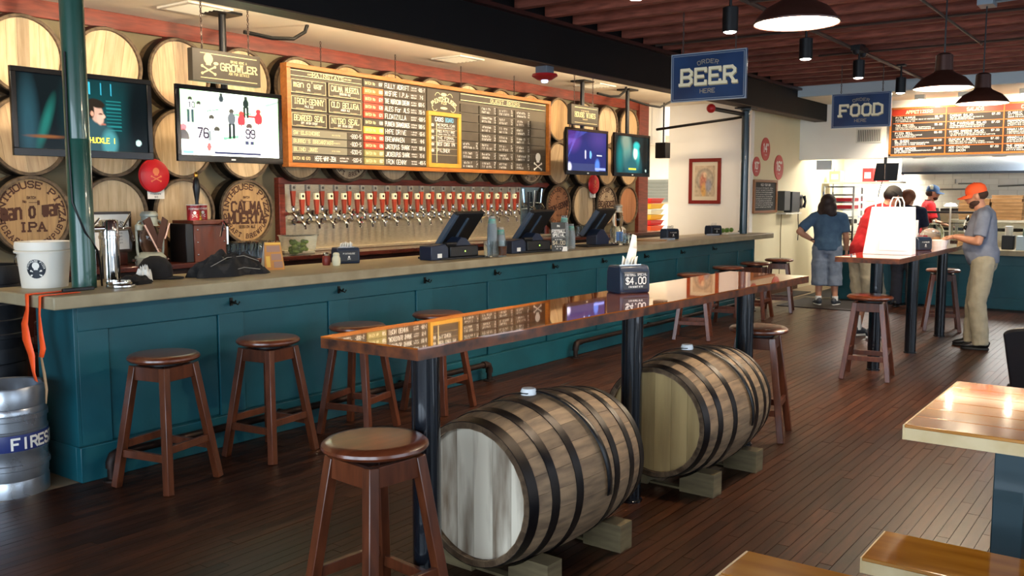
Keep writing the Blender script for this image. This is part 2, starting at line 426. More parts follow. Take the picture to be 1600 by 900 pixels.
# fascia and lower ceiling towards the kitchen
PALE = M('pale_fascia', 'b9c4c8', .6)
struct('trim_5', MB().box(14.2, 14.3, -4.4, 5.0, 3.12, 3.56), PALE)
struct('ceiling_counter', MB().box(14.3, 15.66, -4.4, 5.4, 3.12, 3.2), CREAM)
# kitchen soffit with opening below
struct('wall_soffit', MB().box(15.66, 15.86, -4.4, 5.4, 2.21, 3.2), WHITE)
struct('ceiling_kitchen', MB().box(15.86, 18.5, -4.4, 5.4, 2.62, 2.7), WHITE)
kw = struct('wall_kitchen', MB().box(18.2, 18.5, -4.4, 5.4, 0, 2.7), M('tile_grout', 'cfcabb', .7))
tm = MB().box(-.012, 0, .003, .297, .003, .097).mesh('tile', False); tm.materials.append(TILEW)
for r_ in range(12):
    for c_ in range(13):
        o = bpy.data.objects.new('tile', tm); COL.objects.link(o); o.parent = kw
        o.location = (18.2, .9+.3*c_+(.15 if r_ % 2 else 0), 1.0+.1*r_)
struct('wall_end', MB().box(20, 20.1, -4.5, 9.5, 0, 3.56), wm)

# ------------------------------------------------------------------ kitchen counter
kc = thing('order_counter', 'teal panelled order counter with beige top in front of the kitchen', 'counter', (14.5, 0, 0))
obj('body', MB().box(0, .7, -2.5, 4.42, 0, .765), TEAL, kc)
obj('base_board', MB().box(-.025, 0, -2.5, 4.42, 0, .16), TEAL, kc, .004)
obj('top_rail', MB().box(-.02, 0, -2.5, 4.42, .62, .765), TEAL, kc, .003)
for i in range(7):
    yy = -2.3+.95*i
    obj('stile', MB().box(-.02, 0, yy, yy+.16, .16, .62), TEAL, kc, .003)
obj('countertop', MB().box(-.15, .75, -2.5, 4.5, .765, .84), CONC, kc, .006)
struct('mat', MB().box(13.0, 14.25, 3.55, 4.75, 0, .012), M('rubber_mat', '1d1512', .8), .004)
bpy.data.objects['mat']['kind'] = 'structure'
tag(obj('floor_mat', MB().box(13.7, 15.2, 4.97, 5.33, 0, .012), MATS['rubber_mat'], None, .004), 'dark floor mat against the ivory wall past the bar end', 'floor mat')
o = bpy.data.objects['mat']; o.name = 'floor_mat'; del o['kind']; tag(o, 'dark floor mat under the woman in the blue tee', 'floor mat')
# ------------------------------------------------------------------ the bar
bar = thing('bar_counter', 'long teal panelled bar with a thick concrete-coloured top', 'bar', (0, 0, 0))
BX0, BX1, BY = 2.62, 12.5, 4.91
obj('body', MB().box(BX0, BX1, BY+.022, 5.32, 0, .99), TEAL, bar)
obj('base_board', MB().box(BX0-.03, BX1, BY-.03, BY+.022, 0, .2).box(BX0-.03, BX0, BY+.02, 5.32, 0, .2), TEAL, bar, .004)
obj('top_rail', MB().box(BX0, BX1, BY, BY+.022, .85, .99), TEAL, bar, .003)
obj('end_panel', MB().box(BX0-.022, BX0, BY, 5.32, .2, .99), TEAL, bar, .003)
x = 2.80; obj('stile', MB().box(BX0, x, BY, BY+.022, .2, .85), TEAL, bar, .003)
HOOK = M('hook_metal', '2a2622', .4, .8)
k = 0
while x < 12.3:
    x1 = min(x+.74, BX1-.06); x2 = min(x1+.19, BX1)
    obj('panel', MB().box(x+.005, x1-.005, BY+.012, BY+.022, .205, .845), TEAL, bar, .004)
    obj('stile', MB().box(x1, x2, BY, BY+.022, .2, .85), TEAL, bar, .003)
    h = MB(); cxh = x1+.095
    h.cbox((cxh, BY-.004, .925), (.02, .008, .05)); h.tube([(cxh, BY-.006, .93), (cxh, BY-.04, .915), (cxh, BY-.05, .935)], .006, 6)
    h.tube([(cxh, BY-.006, .93), (cxh-.03, BY-.035, .905), (cxh-.035, BY-.045, .925)], .005, 6).tube([(cxh, BY-.006, .93), (cxh+.03, BY-.035, .905), (cxh+.035, BY-.045, .925)], .005, 6)
    if x1 < 11: obj('bag_hook', h, HOOK, bar)
    x = x2
obj('countertop', MB().box(2.45, 13.0, 4.82, 5.6, .992, 1.062), CONC, bar, .008)
# foot rail of black pipe, two runs
FR = M('pipe_black', '241d1b', .5, .7, col2='3a2a24', scale=12)
for (xa, xb, lab) in ((2.72, 6.2, 'black iron pipe foot rail running under the four nearest bar stools'), (7.6, 12.2, 'black iron pipe foot rail along the far half of the bar')):
    fr = thing('foot_rail', lab, 'foot rail', (xa, 4.8, 0), 0, 'pipe foot rails of the bar')
    L_ = xb-xa
    obj('rail', MB().tube([(.06, 0, .15), (L_-.06, 0, .15)], .024, 12), FR, fr)
    for xx in (0, L_):
        s_ = 1 if xx == 0 else -1
        obj('elbow', MB().tube([(xx+s_*.085, 0, .15), (xx+s_*.05, 0, .15), (xx+s_*.015, 0, .138), (xx, 0, .105), (xx, 0, .075)], .032, 12), FR, fr)
        obj('post', MB().tube([(xx, 0, 0), (xx, 0, .09)], .024, 12).lathe([(.05, 0), (.05, .01), (.03, .014)], 14, (xx, 0, 0)), FR, fr)
    for xx in (L_*.36, L_*.7): obj('bracket', MB().tube([(xx, 0, .15), (xx, .13, .15)], .018, 8), FR, fr)

# round posts standing on the bar
POLEG = M('green_post_paint', '1d5147', .3, col2='174439', scale=3, coat=.4)
p1 = thing('support_post', 'dark green round steel post rising from the near end of the bar', 'post', (2.83, 5.2, 1.062))
obj('shaft', MB().lathe([(.066, 0), (.066, 1.775)], 24), POLEG, p1)
obj('sleeve', MB().lathe([(.068, 0), (.068, .86), (.066, .865)], 24), POLEG, p1)
obj('cable', MB().tube([(-.07, -.03, 1.35), (-.075, -.03, .9), (-.068, -.035, .5), (-.02, -.07, .33), (.06, -.05, .22), (.1, .0, .15), (.12, .02, .0)], .006, 6), BLACK, p1)
p2 = thing('support_post', 'slim dark blue-green steel post at the far end of the bar', 'post', (12.48, 5.08, 1.062))
obj('shaft', MB().lathe([(.056, 0), (.056, 1.72), (.075, 1.74), (.075, 1.772)], 20), M('blue_post_paint', '17323c', .3, coat=.4), p2)
obj('cap_plate', MB().box(-.12, .12, -.12, .12, 1.755, 1.773), BLACKM, p2)

# ------------------------------------------------------------------ back bar
bb = thing('back_bar', 'dark red-brown back counter with cabinets under the tap wall', 'back counter', (0, 0, 0))
obj('carcass', MB().box(1.0, 12.58, 6.42, 6.83, 0, 1.03), DKWD, bb)
obj('worktop', MB().box(1.0, 12.6, 6.34, 6.83, 1.03, 1.07), M('backbar_top', '4a2018', .25, col2='331410', scale=5, stretch=(1, 8, 8), coat=.4), bb, .004)
for i in range(12):
    xx = 1.08+.9*i
    d = obj('door', MB().box(xx, xx+.84, 6.4, 6.42, .12, .98), DKWD, bb, .004)
    obj('knob', MB().lathe([(.0, -.03), (.014, -.028), (.014, -.018), (.006, -.012), (.006, 0)], 10, (xx+.76, 6.4, .8), 'Y'), CHROME, d)
# steel tap wall with red frame
tw = thing('tap_backsplash', 'brushed steel tap backsplash in a red wooden frame below the menu board', 'tap wall', (0, 0, 0))
obj('steel_panel', MB().box(5.7, 9.52, 6.86, 6.88, 1.09, 1.72), STEEL, tw)
obj('mirror_panel', MB().box(9.53, 10.07, 6.85, 6.88, 1.09, 1.72), M('blue_mirror', 'a8bfca', .12, 1.), tw)
obj('frame_top', MB().box(5.63, 10.14, 6.83, 6.9, 1.71, 1.77), REDWD, tw, .004)
obj('frame_side', MB().box(5.63, 5.7, 6.83, 6.9, 1.07, 1.71), REDWD, tw, .004)
obj('frame_side', MB().box(10.07, 10.14, 6.83, 6.9, 1.07, 1.71), REDWD, tw, .004)
obj('drip_ledge', MB().box(5.7, 10.07, 6.74, 6.86, 1.072, 1.1), STEEL, tw, .004)
TAPR = M('tap_handle_red', '86301c', .4, orand=.3); TAPG = M('tap_cap_grey', '6f6e6a', .4); TAPC = M('tap_cap_cream', 'e8e0b8', .4); DOT = M('tap_dot', '1d1c1a', .5)
def make_tap(cap, lab, grp):
    t = thing('beer_tap', lab, 'beer tap', (0, 0, 0), 0, grp)
    hd = obj('handle', MB().hexa([(-.014, -.012, .05), (.014, -.012, .05), (.014, .012, .05), (-.014, .012, .05), (-.026, -.014, .19), (.026, -.014, .19), (.026, .014, .19), (-.026, .014, .19)]), TAPR, t, .003)
    obj('handle_cap', MB().box(-.026, .026, -.016, .016, .19, .25), cap, t, .004)
    obj('cap_mark', MB().lathe([(.014, -.0172), (.014, -.016)], 12, (0, 0, .222), 'Y'), DOT, t)
    obj('faucet', MB().tube([(0, .13, -.02), (0, .05, -.02), (0, .0, -.02), (0, -.03, -.045), (0, -.04, -.09)], [.022, .018, .018, .014, .011], 10)
        .lathe([(.0, .0), (.012, .0), (.016, .03), (.009, .052)], 10, (0, 0, 0)).lathe([(.032, 0), (.032, .012), (.02, .018)], 14, (0, .118, -.02), 'Y'), CHROME, t)
    return t
ta = make_tap(TAPG, 'red beer tap handle with a grey cap in the upper row', 'upper row of beer taps')
tb = make_tap(TAPC, 'red beer tap handle with a cream cap in the lower row', 'lower row of beer taps')
for i in range(21):
    o = ta if i == 0 else dup(ta); o.location = (5.70+.178*i, 6.72, 1.455); o['label'] = 'red tap handle with a grey cap, %s from the left in the upper row' % ordn[i]
for i in range(20):
    o = tb if i == 0 else dup(tb); o.location = (5.79+.178*i, 6.70, 1.375); o['label'] = 'red tap handle with a cream cap, %s from the left in the lower row' % ordn[i]
tt = thing('tap_tower', 'chrome tap cluster on the blue mirror panel at the right of the tap wall', 'beer tap', (9.62, 6.72, 1.45))
obj('faucet', MB().tube([(0, .12, 0), (0, 0, 0), (0, -.04, -.06), (0, -.05, -.12)], .018, 10).tube([(.16, .12, .05), (.16, 0, .05), (.16, -.04, -.01)], .018, 10), CHROME, tt)
obj('lever', MB().tube([(0, 0, 0), (.01, -.02, .22)], [.01, .02], 10), CHROME, tt); obj('lever', MB().tube([(.16, 0, .05), (.17, -.02, .24)], [.01, .02], 10), CHROME, tt)
obj('pipe', MB().tube([(-.04, .06, -.2), (-.04, .06, .2)], .012, 8), BLACKM, tt); obj('pipe', MB().tube([(.22, .06, -.2), (.22, .06, .2)], .012, 8), BLACKM, tt)

# ------------------------------------------------------------------ barrel heads on the wall
HW = {}
def headmat(i):
    pal = [('a98a64', 'bd9f76'), ('9c7b52', 'b08d5e'), ('b89e78', 'cdb590'), ('8a6646', 'a07a54'), ('9b6846', 'b07850'), ('ab9070', 'bfa784')]
    a, b = pal[i]
    return M('barrel_head_oak_%d' % i, a, .6, col2=b, scale=4, stretch=(9, 3, 1.1), orand=.1, bump=.15, detail=6)
HM = [headmat(i) for i in range(6)]
RIM = M('barrel_rim_oak', '4a3b2c', .65, col2='6b5841', scale=7, stretch=(4, 1, 4))
HOOPM = M('barrel_hoop_steel', '2a2724', .45, .8)
RB = .262
def chord(u0, u1, r, y0, y1):      # plank slice of a disc between x=u0..u1
    n = 7; poly = []
    for i in range(n): u = u0+(u1-u0)*i/(n-1); poly.append((u, -math.sqrt(max(r*r-u*u, 0))))
    for i in range(n): u = u1+(u0-u1)*i/(n-1); poly.append((u, math.sqrt(max(r*r-u*u, 0))))
    return MB().prism(poly, y1, y0, lambda a, b, h: (a, h, b))
edges = [-.262, -.19, -.118, -.04, .042, .115, .188, .262]
HP = [[None]*7 for _ in range(6)]
for mi in range(6):
    for j in range(7):
        me = chord(edges[j]+.0008, edges[j+1]-.0008, RB, -.142-.0012*(j % 2), -.11).mesh('head_plank', False); me.materials.append(HM[mi]); HP[mi][j] = me
rimm = MB().lathe([(.302, 0), (.298, -.08), (.285, -.165), (.264, -.165), (.26, -.13)], 40, axis='Y').mesh('rim'); rimm.materials.append(RIM)
hoopm = MB().lathe([(.3, -.075), (.2895, -.145), (.2915, -.146), (.3025, -.075)], 40, axis='Y', closed=True).mesh('hoop'); hoopm.materials.append(HOOPM)
INK = M('branded_ink', '47281a', .7)
WROW = {0: 'bottom', 1: 'middle', 2: 'top'}
bar_spec = []
for k in range(-1, 15):
    for rw in range(3):
        if rw == 0 and 4 <= k <= 10: continue
        bar_spec.append((k, rw))
txt = {(0, 0): 'light oak barrel head branded man o war IPA on the wall behind the bucket', (3, 0): 'warm oak barrel head branded CALMA MUERTA left of the tap wall',
       (11, 0): 'orange oak barrel head branded IRON-GENNY right of the tap wall', (13, 0): 'pale oak barrel head branded BEARDED SEAL behind the clear lantern',
       (14, 0): 'plain reddish barrel head at the right end of the bottom row', (12, 0): 'plain pale barrel head in the bottom row between the IRON-GENNY and BEARDED SEAL heads',
       (1, 0): 'plain pale barrel head behind the framed certificate', (2, 0): 'plain pale barrel head behind the grey lantern and beer engine', (-1, 0): 'barrel head at the far left end of the bottom row'}
mpick = {(0, 0): 1, (1, 0): 2, (2, 0): 2, (3, 0): 1, (11, 0): 4, (12, 0): 2, (13, 0): 5, (14, 0): 4}
for (k, rw) in bar_spec:
    lab = txt.get((k, rw)) or 'oak barrel head in the %s row on the bar wall, %s from the left' % (WROW[rw], ordn[k+1])
    t = thing('wall_barrel', lab, 'barrel', (3.31+.63*k, 6.9, 1.46+.57*rw), 0, 'barrel heads covering the wall behind the bar')
    mi = mpick.get((k, rw), rng.choice((0, 1, 2, 2, 3, 5)))
    for j in range(7):
        o = bpy.data.objects.new('head_plank', HP[mi][j]); COL.objects.link(o); o.parent = t
    ro = rng.uniform(-.3, .3)
    for o in t.children: o.rotation_euler = (0, ro if (k, rw) not in txt else 0, 0)
    for nm, me in (('rim', rimm), ('hoop', hoopm)):
        o = bpy.data.objects.new(nm, me); COL.objects.link(o); o.parent = t
    P = lambda u, v: (u, -.1446, v)
    L = MB()
    if (k, rw) in ((0, 0), (3, 0), (11, 0), (13, 0)) or (rw == 1 and k in (5, 10)):
        text(L, 'PINTHOUSE PIZZA', P, 0, 0, .045, .036, .22, True, 'c', .38, arc=(.2, PI/2, 1))
        text(L, 'CRAFT BREWPUB', P, 0, 0, .036, .026, .22, True, 'c', .75, arc=(.235, -PI/2, -1))
        text(L, 'BATCH', P, 0, .118, .018, wt=.22); text(L, 'No', P, -.05, .09, .018, wt=.2); rect(L, P, -.02, .06, .09, .094)
        if k == 0:
            text(L, "man o'war", lambda u, v: P(u, v+.09*u), 0, -.015, .11, .036, .17, False, 'c', .36)
            text(L, 'IPA', P, 0, -.115, .06, .05, .24)
        elif k == 3:
            text(L, 'CALMA', P, 0, -.0, .085, .05, .22); text(L, 'MUERTA', P, 0, -.1, .085, .05, .22); text(L, 'SESSION ALE', P, 0, -.145, .022, wt=.22)
        elif k == 11:
            text(L, 'IRON-GENNY', lambda u, v: P(u*1.0, v+u*.22), 0, -.04, .07, .036, .25); text(L, 'PALE ALE', P, .02, -.13, .022, wt=.2)
        elif k == 13:
            text(L, 'BEARDED', P, 0, -.01, .07, .047, .25); text(L, 'SEAL', P, 0, -.1, .07, .047, .25); text(L, 'DRY IRISH STOUT', P, 0, -.14, .02, wt=.2)
        obj('branding', L, INK, t)
# ------------------------------------------------------------------ televisions
SCR = M('screen_picture', '000000', .12, attr='pic', emit='ffffff', estr=1.0, spec=.08)
BEZ = M('tv_bezel', '050506', .2, spec=.3)
def chain(mb, a, b, step=.03, r=.0035):
    a, b = Vector(a), Vector(b); n = max(2, int((b-a).length/step))
    for i in range(n):
        p = a.lerp(b, i/n); q = a.lerp(b, (i+1.15)/n); s_ = Vector((.008, 0, 0)) if i % 2 else Vector((0, .008, 0))
        m_ = (p+q)/2
        mb.tube([p, m_+s_, q], r, 5).tube([p, m_-s_, q], r, 5)
def television(xc, ras, lab, est, extra=None):
    t = thing('television', lab, 'television', (xc, 6.1, 2.145), 0, 'televisions hung above the bar')
    W, H = .495, .285
    obj('housing', MB().hexa([(-W+.06, .075, -H+.06), (W-.06, .075, -H+.06), (W-.06, .075, H-.06), (-W+.06, .075, H-.06), (-W, .012, -H), (W, .012, -H), (W, .012, H), (-W, .012, H)][::1]), BLACK, t)
    obj('bezel', MB().box(-W, W, -.012, .014, H-.035, H).box(-W, W, -.012, .014, -H, -H+.05).box(-W, -W+.035, -.012, .014, -H+.05, H-.035).box(W-.035, W, -.012, .014, -H+.05, H-.035), BEZ, t, .003)
    m = SCR.copy(); m.name = 'screen_picture_lit'; m.node_tree.nodes['Principled BSDF'].inputs['Emission Strength'].default_value = est
    ras.grid('screen', lambda u, v: (u, -.002, v), -W+.035, W-.035, -H+.05, H-.035, m, t)
    obj('brand_mark', MB().box(-.02, .02, -.013, -.011, -H+.018, -H+.028), WHITET, t)
    obj('mount_pole', MB().tube([(0, .08, -.05), (0, .08, .885)], .028, 12).box(-.12, .12, -.02, .18, .865, .885).box(-.1, .1, .06, .1, -.1, .1), BLACKM, t)
    if extra: extra(t)
    return t
def drama():
    s = Ras(150, 84, '060b0e')
    s.ell(.08, .3, .06, .5, '152c36', .6).ell(.2, .35, .03, .3, '10403e', .6, -.3).ell(.62, .5, .2, .5, '07262b', .8).ell(.93, .5, .1, .6, '04080b', .4)
    for i in range(9): s.rect(.66, .78, .3+.05*i, .315+.05*i, '165a60', .7)
    for x in (.53, .62, .7): s.rect(x, x+.008, .78, .95, '2a86a8', .7)
    s.ell(.57, .2, .12, .28, '1a3038', .2).ell(.68, .12, .06, .18, '2b5d66', .3)
    s.ell(.585, .53, .05, .135, '7d685f', .1, .15).ell(.61, .46, .028, .09, '877068', .15).ell(.637, .49, .014, .03, '8d766c', .1).ell(.585, .665, .066, .06, '15120f', .1, -.25).ell(.542, .56, .024, .11, '15120f', .15).ell(.548, .52, .012, .035, '8a6658', .2)
    s.ell(.615, .52, .018, .012, '33211b', .2).ell(.635, .38, .02, .012, '6a4138', .2).ell(.2, .17, .12, .02, '4e3018', .5)
    s.ell(.915, .14, .024, .045, '7fa0a4', .05)
    return s
def sub(t):
    L = MB(); text(L, 'I CHUCKLE I', lambda u, v: (u, -.004, v), .08, -.18, .034, wt=.16, slab=False, sp=.28)
    obj('subtitle', L, M('subtitle_yellow', 'e8d838', .5, emit='e8d838', estr=.9), t)
def football():
    s = Ras(150, 84, 'c8f0bc')
    s.ell(.45, .55, .5, .5, 'f2fcee', .6).ell(.95, .75, .2, .5, '9fe098', .6).ell(.85, .25, .35, .25, 'bdf0b0', .6).ell(.06, .85, .2, .25, 'aee8a8', .5)
    s.poly([(.25, .70), (.42, .76), (.4, .73), (.26, .68)], '3f9a58').poly([(.52, .68), (.72, .72), (.7, .69), (.54, .65)], '3f9a58').poly([(.85, .87), (1, .95), (1, .92), (.87, .84)], '5ab070').poly([(.4, .3), (.62, .36), (.6, .31), (.42, .26)], '4fa56a')
    def fig(x, y, sc, shirt, pants, hair='30302c'):
        s.ell(x, y, .022*sc, .035*sc, hair); s.ell(x, y-.1*sc, .036*sc, .085*sc, shirt)
        s.rect(x-.03*sc, x-.006*sc, y-.36*sc, y-.16*sc, pants); s.rect(x+.006*sc, x+.03*sc, y-.36*sc, y-.16*sc, pants)
    fig(.1, .86, 1, 'e8e8e8', '26363a'); fig(.18, .8, 1, 'd8dcdc', '8e9696'); fig(.4, .97, .7, '2e3436', 'd8d8d8'); fig(.65, .95, .9, '1c2420', '1c2420')
    fig(.5, .72, 1.2, '40464c', '181c20'); fig(.6, .7, 1.2, 'b02a30', 'e8e8ea', 'c8302c'); fig(.78, .75, 1.25, 'b8262c', 'eceaea', 'b8262c'); s.rect(.68, .76, .64, .68, 'b8262c')
    fig(.3, .6, 1.3, 'eceff0', '5a6468'); fig(.2, .4, 1.5, 'f2f2f4', '2a3238', 'f0f0f0'); fig(.35, .42, 1.4, 'e8eaec', '26282c'); fig(.68, .5, 1.5, 'f4f4f6', '2a2e44', '3a3030'); fig(.03, .42, 1.6, '20242c', '20242c', 'c8505a')
    s.rect(0, 1, 0, .2, 'fafcfb').rect(.0, .32, .12, .24, 'c8e8ea').rect(.02, .12, .02, .07, '58b0b8').rect(.32, .8, .03, .07, '1a1f38').ell(.27, .14, .022, .07, 'c84848')
    return s
def nums(t):
    L = MB(); P = lambda u, v: (u, -.004, v)
    for (s_, u_, v_, h_) in (('76', -.265, -.1, .07), ('99', .175, -.085, .065), ('10', -.36, .12, .04)):
        L = MB(); text(L, s_, P, u_, v_, h_, wt=.2, slab=False); obj('shirt_number', L, M('number_ink', '2a2440', .6), t)
def stage():
    s = Ras(90, 52, '141a4a')
    s.poly([(0, .6), (.1, .7), (.5, 1), (.35, 1), (0, .85)], '2a3a86', .7).poly([(0, .3), (.05, .4), (.3, 1), (.22, 1)], '3b4a9c', .6).ell(.12, .85, .15, .25, '4a2a78', .8, 0, .7).ell(.8, .8, .2, .2, '241f56', .7)
    s.rect(0, .75, 0, .2, '232a50').ell(.45, .42, .02, .12, '8a90b0').ell(.58, .42, .03, .1, '4a7ab8').rect(.74, .88, .4, .43, 'c8d0e0').ell(.76, .15, .06, .16, '3558a8', .3).rect(.7, .98, .03, .09, '6a7ac0').ell(.05, .1, .05, .1, 'a0a8d0', .4)
    return s
def drama2():
    s = Ras(90, 52, '0a161a')
    s.ell(.35, .6, .13, .4, '3a5a5a', .4).ell(.3, .85, .12, .2, '4a5a56', .4).ell(.62, .45, .1, .3, '1f8a92', .3).ell(.5, .2, .25, .3, '143c46', .5).ell(.6, .55, .06, .16, '9aa4a0', .2).ell(.63, .75, .09, .1, '1e7880', .3)
    s.ell(.15, .4, .08, .4, '0f4a50', .6).ell(.9, .5, .1, .6, '04090b', .4).rect(.4, .62, .1, .14, 'c8d030').ell(.92, .08, .02, .04, '88a0a0')
    return s
television(3.385, drama(), 'flat television showing a dark teal drama scene, behind the green post', 1.0, sub)
television(4.575, football(), 'flat television showing a bright football game under the growler sign', 1.5, nums)
television(9.9, stage(), 'flat television showing a blue stage scene under the house wines sign', .8)
television(11.05, drama2(), 'flat television showing a teal close-up, rightmost above the bar', .9)

# ------------------------------------------------------------------ hanging board signs
SIGNB = M('sign_board_brown', '332e25', .6, col2='2d281f', scale=6)
SIGNE = M('sign_edge_brown', '302a20', .6)
def hang_sign(xc, lab):
    t = thing('hanging_sign', lab, 'sign', (xc, 5.9, 2.56), 0, 'small brown signs hung over televisions')
    obj('board', MB().box(-.305, .305, 0, .06, -.118, .118), SIGNB, t, .003)
    for q in (-.2, .22): c = MB(); chain(c, (q, .03, .118), (q, .03, .468)); obj('chain', c, CONDUIT, t)
    P = lambda u, v: (u, -.002, v); L = MB()
    rect(L, P, -.24, .27, .085, .091); rect(L, P, -.24, .27, -.093, -.087)
    return t, L, P
t, L, P = hang_sign(4.405, 'brown hanging sign with skull and crossed bones reading GROWLER')
bones(L, P, -.17, .0, .11); ell(L, P, -.105, .02, .022, .012)
text(L, 'BRING HOME A', P, .1, .04, .017, wt=.16); text(L, 'GROWLER', P, .1, -.022, .05, .036, .2, sp=.35); text(L, 'ASK FOR DETAILS', P, .1, -.05, .017, wt=.16)
obj('lettering', L, M('dim_cream', 'a89d74', .6), t)
t, L, P = hang_sign(9.52, 'brown hanging sign reading HOUSE WINES')
scrib(L, P, -.09, .09, .045, .016); text(L, 'HOUSE WINES', P, 0, -.022, .052, .032, .2); scrib(L, P, -.06, .06, -.055, .016)
obj('lettering', L, MATS['dim_cream'], t)

# ------------------------------------------------------------------ the big beer menu board
FRW = M('menu_frame_pine', 'b06c2c', .4, col2='9a5a22', scale=5, stretch=(1, 8, 8), coat=.2)
FRY = M('menu_inner_frame', 'c89a3c', .4, col2='b5872f', scale=5)
SLATE = M('menu_slate', '4a4236', .55, col2='443c31', scale=8); SLATE2 = M('menu_slate_back', '5d5445', .6)
ORG = M('menu_orange', 'd0662e', .5); REDP = M('menu_red', 'b93e28', .5); GLD = M('menu_gold', 'd8ae4c', .5); KHK = M('menu_khaki', '8d8452', .5); GRY = M('menu_grey', '7e7a68', .5)
CHALK = M('chalk_white', 'e9e7e0', .8)
mbd = thing('beer_menu_board', 'wide framed beer menu board with mainstays and guest beers over the taps', 'menu board', (0, 6.58, 0))
X0, X1, Z0, Z1 = 5.5, 9.72, 1.86, 2.785
obj('backing', MB().box(X0+.02, X1-.02, .0, .03, Z0+.02, Z1-.02), SLATE2, mbd)
obj('frame', MB().box(X0, X1, -.05, .04, Z1-.04, Z1).box(X0, X1, -.05, .04, Z0, Z0+.04).box(X0, X0+.045, -.05, .04, Z0+.04, Z1-.04).box(X1-.04, X1, -.05, .04, Z0+.04, Z1-.04), FRW, mbd, .003)
for xx in (5.95, 6.95, 8.0, 9.0): c = MB(); chain(c, (xx, 0, Z1), (xx, 0, 3.03), .035, .003); obj('chain', c, CONDUIT, mbd)
P = lambda u, v: (u, -.0185, v)
LC, LW = MB(), MB()
def slab(x0, x1, z0, z1, m, nm='panel'):
    obj(nm, MB().box(x0, x1, -.016, 0, z0, z1), m, mbd)
slab(5.555, 6.455, 2.678, 2.735, SLATE, 'header_panel'); rect(LC, P, 5.56, 6.45, 2.728, 2.734); rect(LC, P, 5.56, 6.45, 2.68, 2.686)
text(LC, 'MAINSTAYS', P, 6.02, 2.692, .032, .033, .17); text(LC, 'ALWAYS', P, 5.8, 2.7, .014, wt=.16); text(LC, 'AVAILABLE', P, 6.27, 2.7, .014, wt=.16)
ms = [[("man o'war", 'IPA'), ('CALMA MUERTA', 'SESSION ALE')], [('IRON-GENNY', 'PALE ALE'), ('OLD BELUGA', 'AMBER ALE')], [('BEARDED SEAL', 'DRY IRISH STOUT'), ('NITRO SEAL', 'DRY IRISH STOUT')]]
for r_ in range(3):
    for c_ in range(2):
        x0 = 5.565+c_*.452; z1 = 2.66-r_*.15
        slab(x0, x0+.43, z1-.135, z1, SLATE); frame2(LC, P, x0+.008, x0+.422, z1-.127, z1-.008, .004)
        a, b = ms[r_][c_]; n = len(a)
        text(LC, a, P, x0+.215, z1-.075, .048 if n > 9 else .054, min(.036, .36/(n*1.28)), .15, r_ + c_ > 0, 'c', .28)
        text(LW, b, P, x0+.215, z1-.105, .018, wt=.16); rect(LC, P, x0+.06, x0+.15, z1-.117, z1-.115); rect(LC, P, x0+.28, x0+.37, z1-.117, z1-.115)
st = [("SW'ELSINORE", '-690-5'), ("BURRO'S BREAKFAST", '-600-5'), ('BLIND JAKE', '-630-5')]
for i, (a, b) in enumerate(st):
    z1 = 2.205-i*.075; slab(5.56, 6.25, z1-.066, z1, GRY, 'strip'); slab(6.255, 6.46, z1-.066, z1, SLATE, 'price_strip')
    text(LC, a, P, 5.59, z1-.046, .03, .022, .18, True, 'l', .3); scrib(LC, P, 6.05, 6.16, z1-.04, .012); text(LW, b, P, 6.36, z1-.05, .036, .02, .13, False, 'c', .3, .05)
z1 = 1.98; slab(5.56, 6.46, z1-.07, z1, SLATE, 'strip'); text(LC, 'BATCH NO 670', P, 5.58, z1-.05, .026, .013, .16, True, 'l', .3); text(LW, 'HEFE-WHY-ZEN', P, 5.84, z1-.055, .042, .018, .13, False, 'l', .2, .03)
scrib(LW, P, 6.15, 6.27, z1-.03, .014); scrib(LW, P, 6.15, 6.26, z1-.056, .014); text(LW, '-500-5', P, 6.37, z1-.052, .034, .017, .13, False, 'c', .3, .05)
bt = [('697', 'FULLY ADRIFT', '-805-7', SLATE), ('680', 'MISFIRE I.P.A-', '7-6', ORG), ('677', 'THE MURICAN DREAM', '600-5', REDP), ('638', 'ALES for ALS', '735-9', REDP), ('671', 'FLOATZILLA', '-600-5', REDP),
      ('698', 'PUNKEN DRAMBUNGS', '580-5', SLATE), ('698', 'HYPE DRIVE', '-55-6', GLD), ('690', 'BREWNAKEN', '-8-6', REDP), ('696', 'JAGTOPUS SHARK', '100-8', REDP), ('697', 'JACKEDUPUS SHARK', '75-8', KHK), ('667', 'IRON GENNY', '-495-5', KHK)]
for i, (no, a, pr, m) in enumerate(bt):
    z1 = 2.737-i*.0758; slab(6.48, 6.755, z1-.068, z1, m, 'batch_strip'); slab(6.76, 7.39, z1-.068, z1, SLATE, 'name_strip')
    text(LC, 'BATCH No', P, 6.5, z1-.047, .026, .0135, .17, True, 'l', .3); text(LW, no, P, 6.715, z1-.049, .03, .013, .13, False, 'c', .3)
    n = len(a); text(LW, a, P, 6.775, z1-.056, .044, min(.026, .36/(n*1.2)), .12, False, 'l', .2, .03)
    scrib(LW, P, 7.16, 7.25, z1-.03, .014); scrib(LW, P, 7.16, 7.25, z1-.055, .014); text(LW, pr, P, 7.32, z1-.052, .035, .014, .12, False, 'c', .3, .05)
slab(7.415, 7.95, 2.505, 2.738, SLATE, 'logo_panel')
text(LC, 'PINTHOUSE', P, 7.685, 2.3, .042, .036, .24, True, 'c', .25, arc=(.32, PI/2, 1)); text(LC, 'PIZZA', P, 7.685, 2.585, .024, wt=.16)
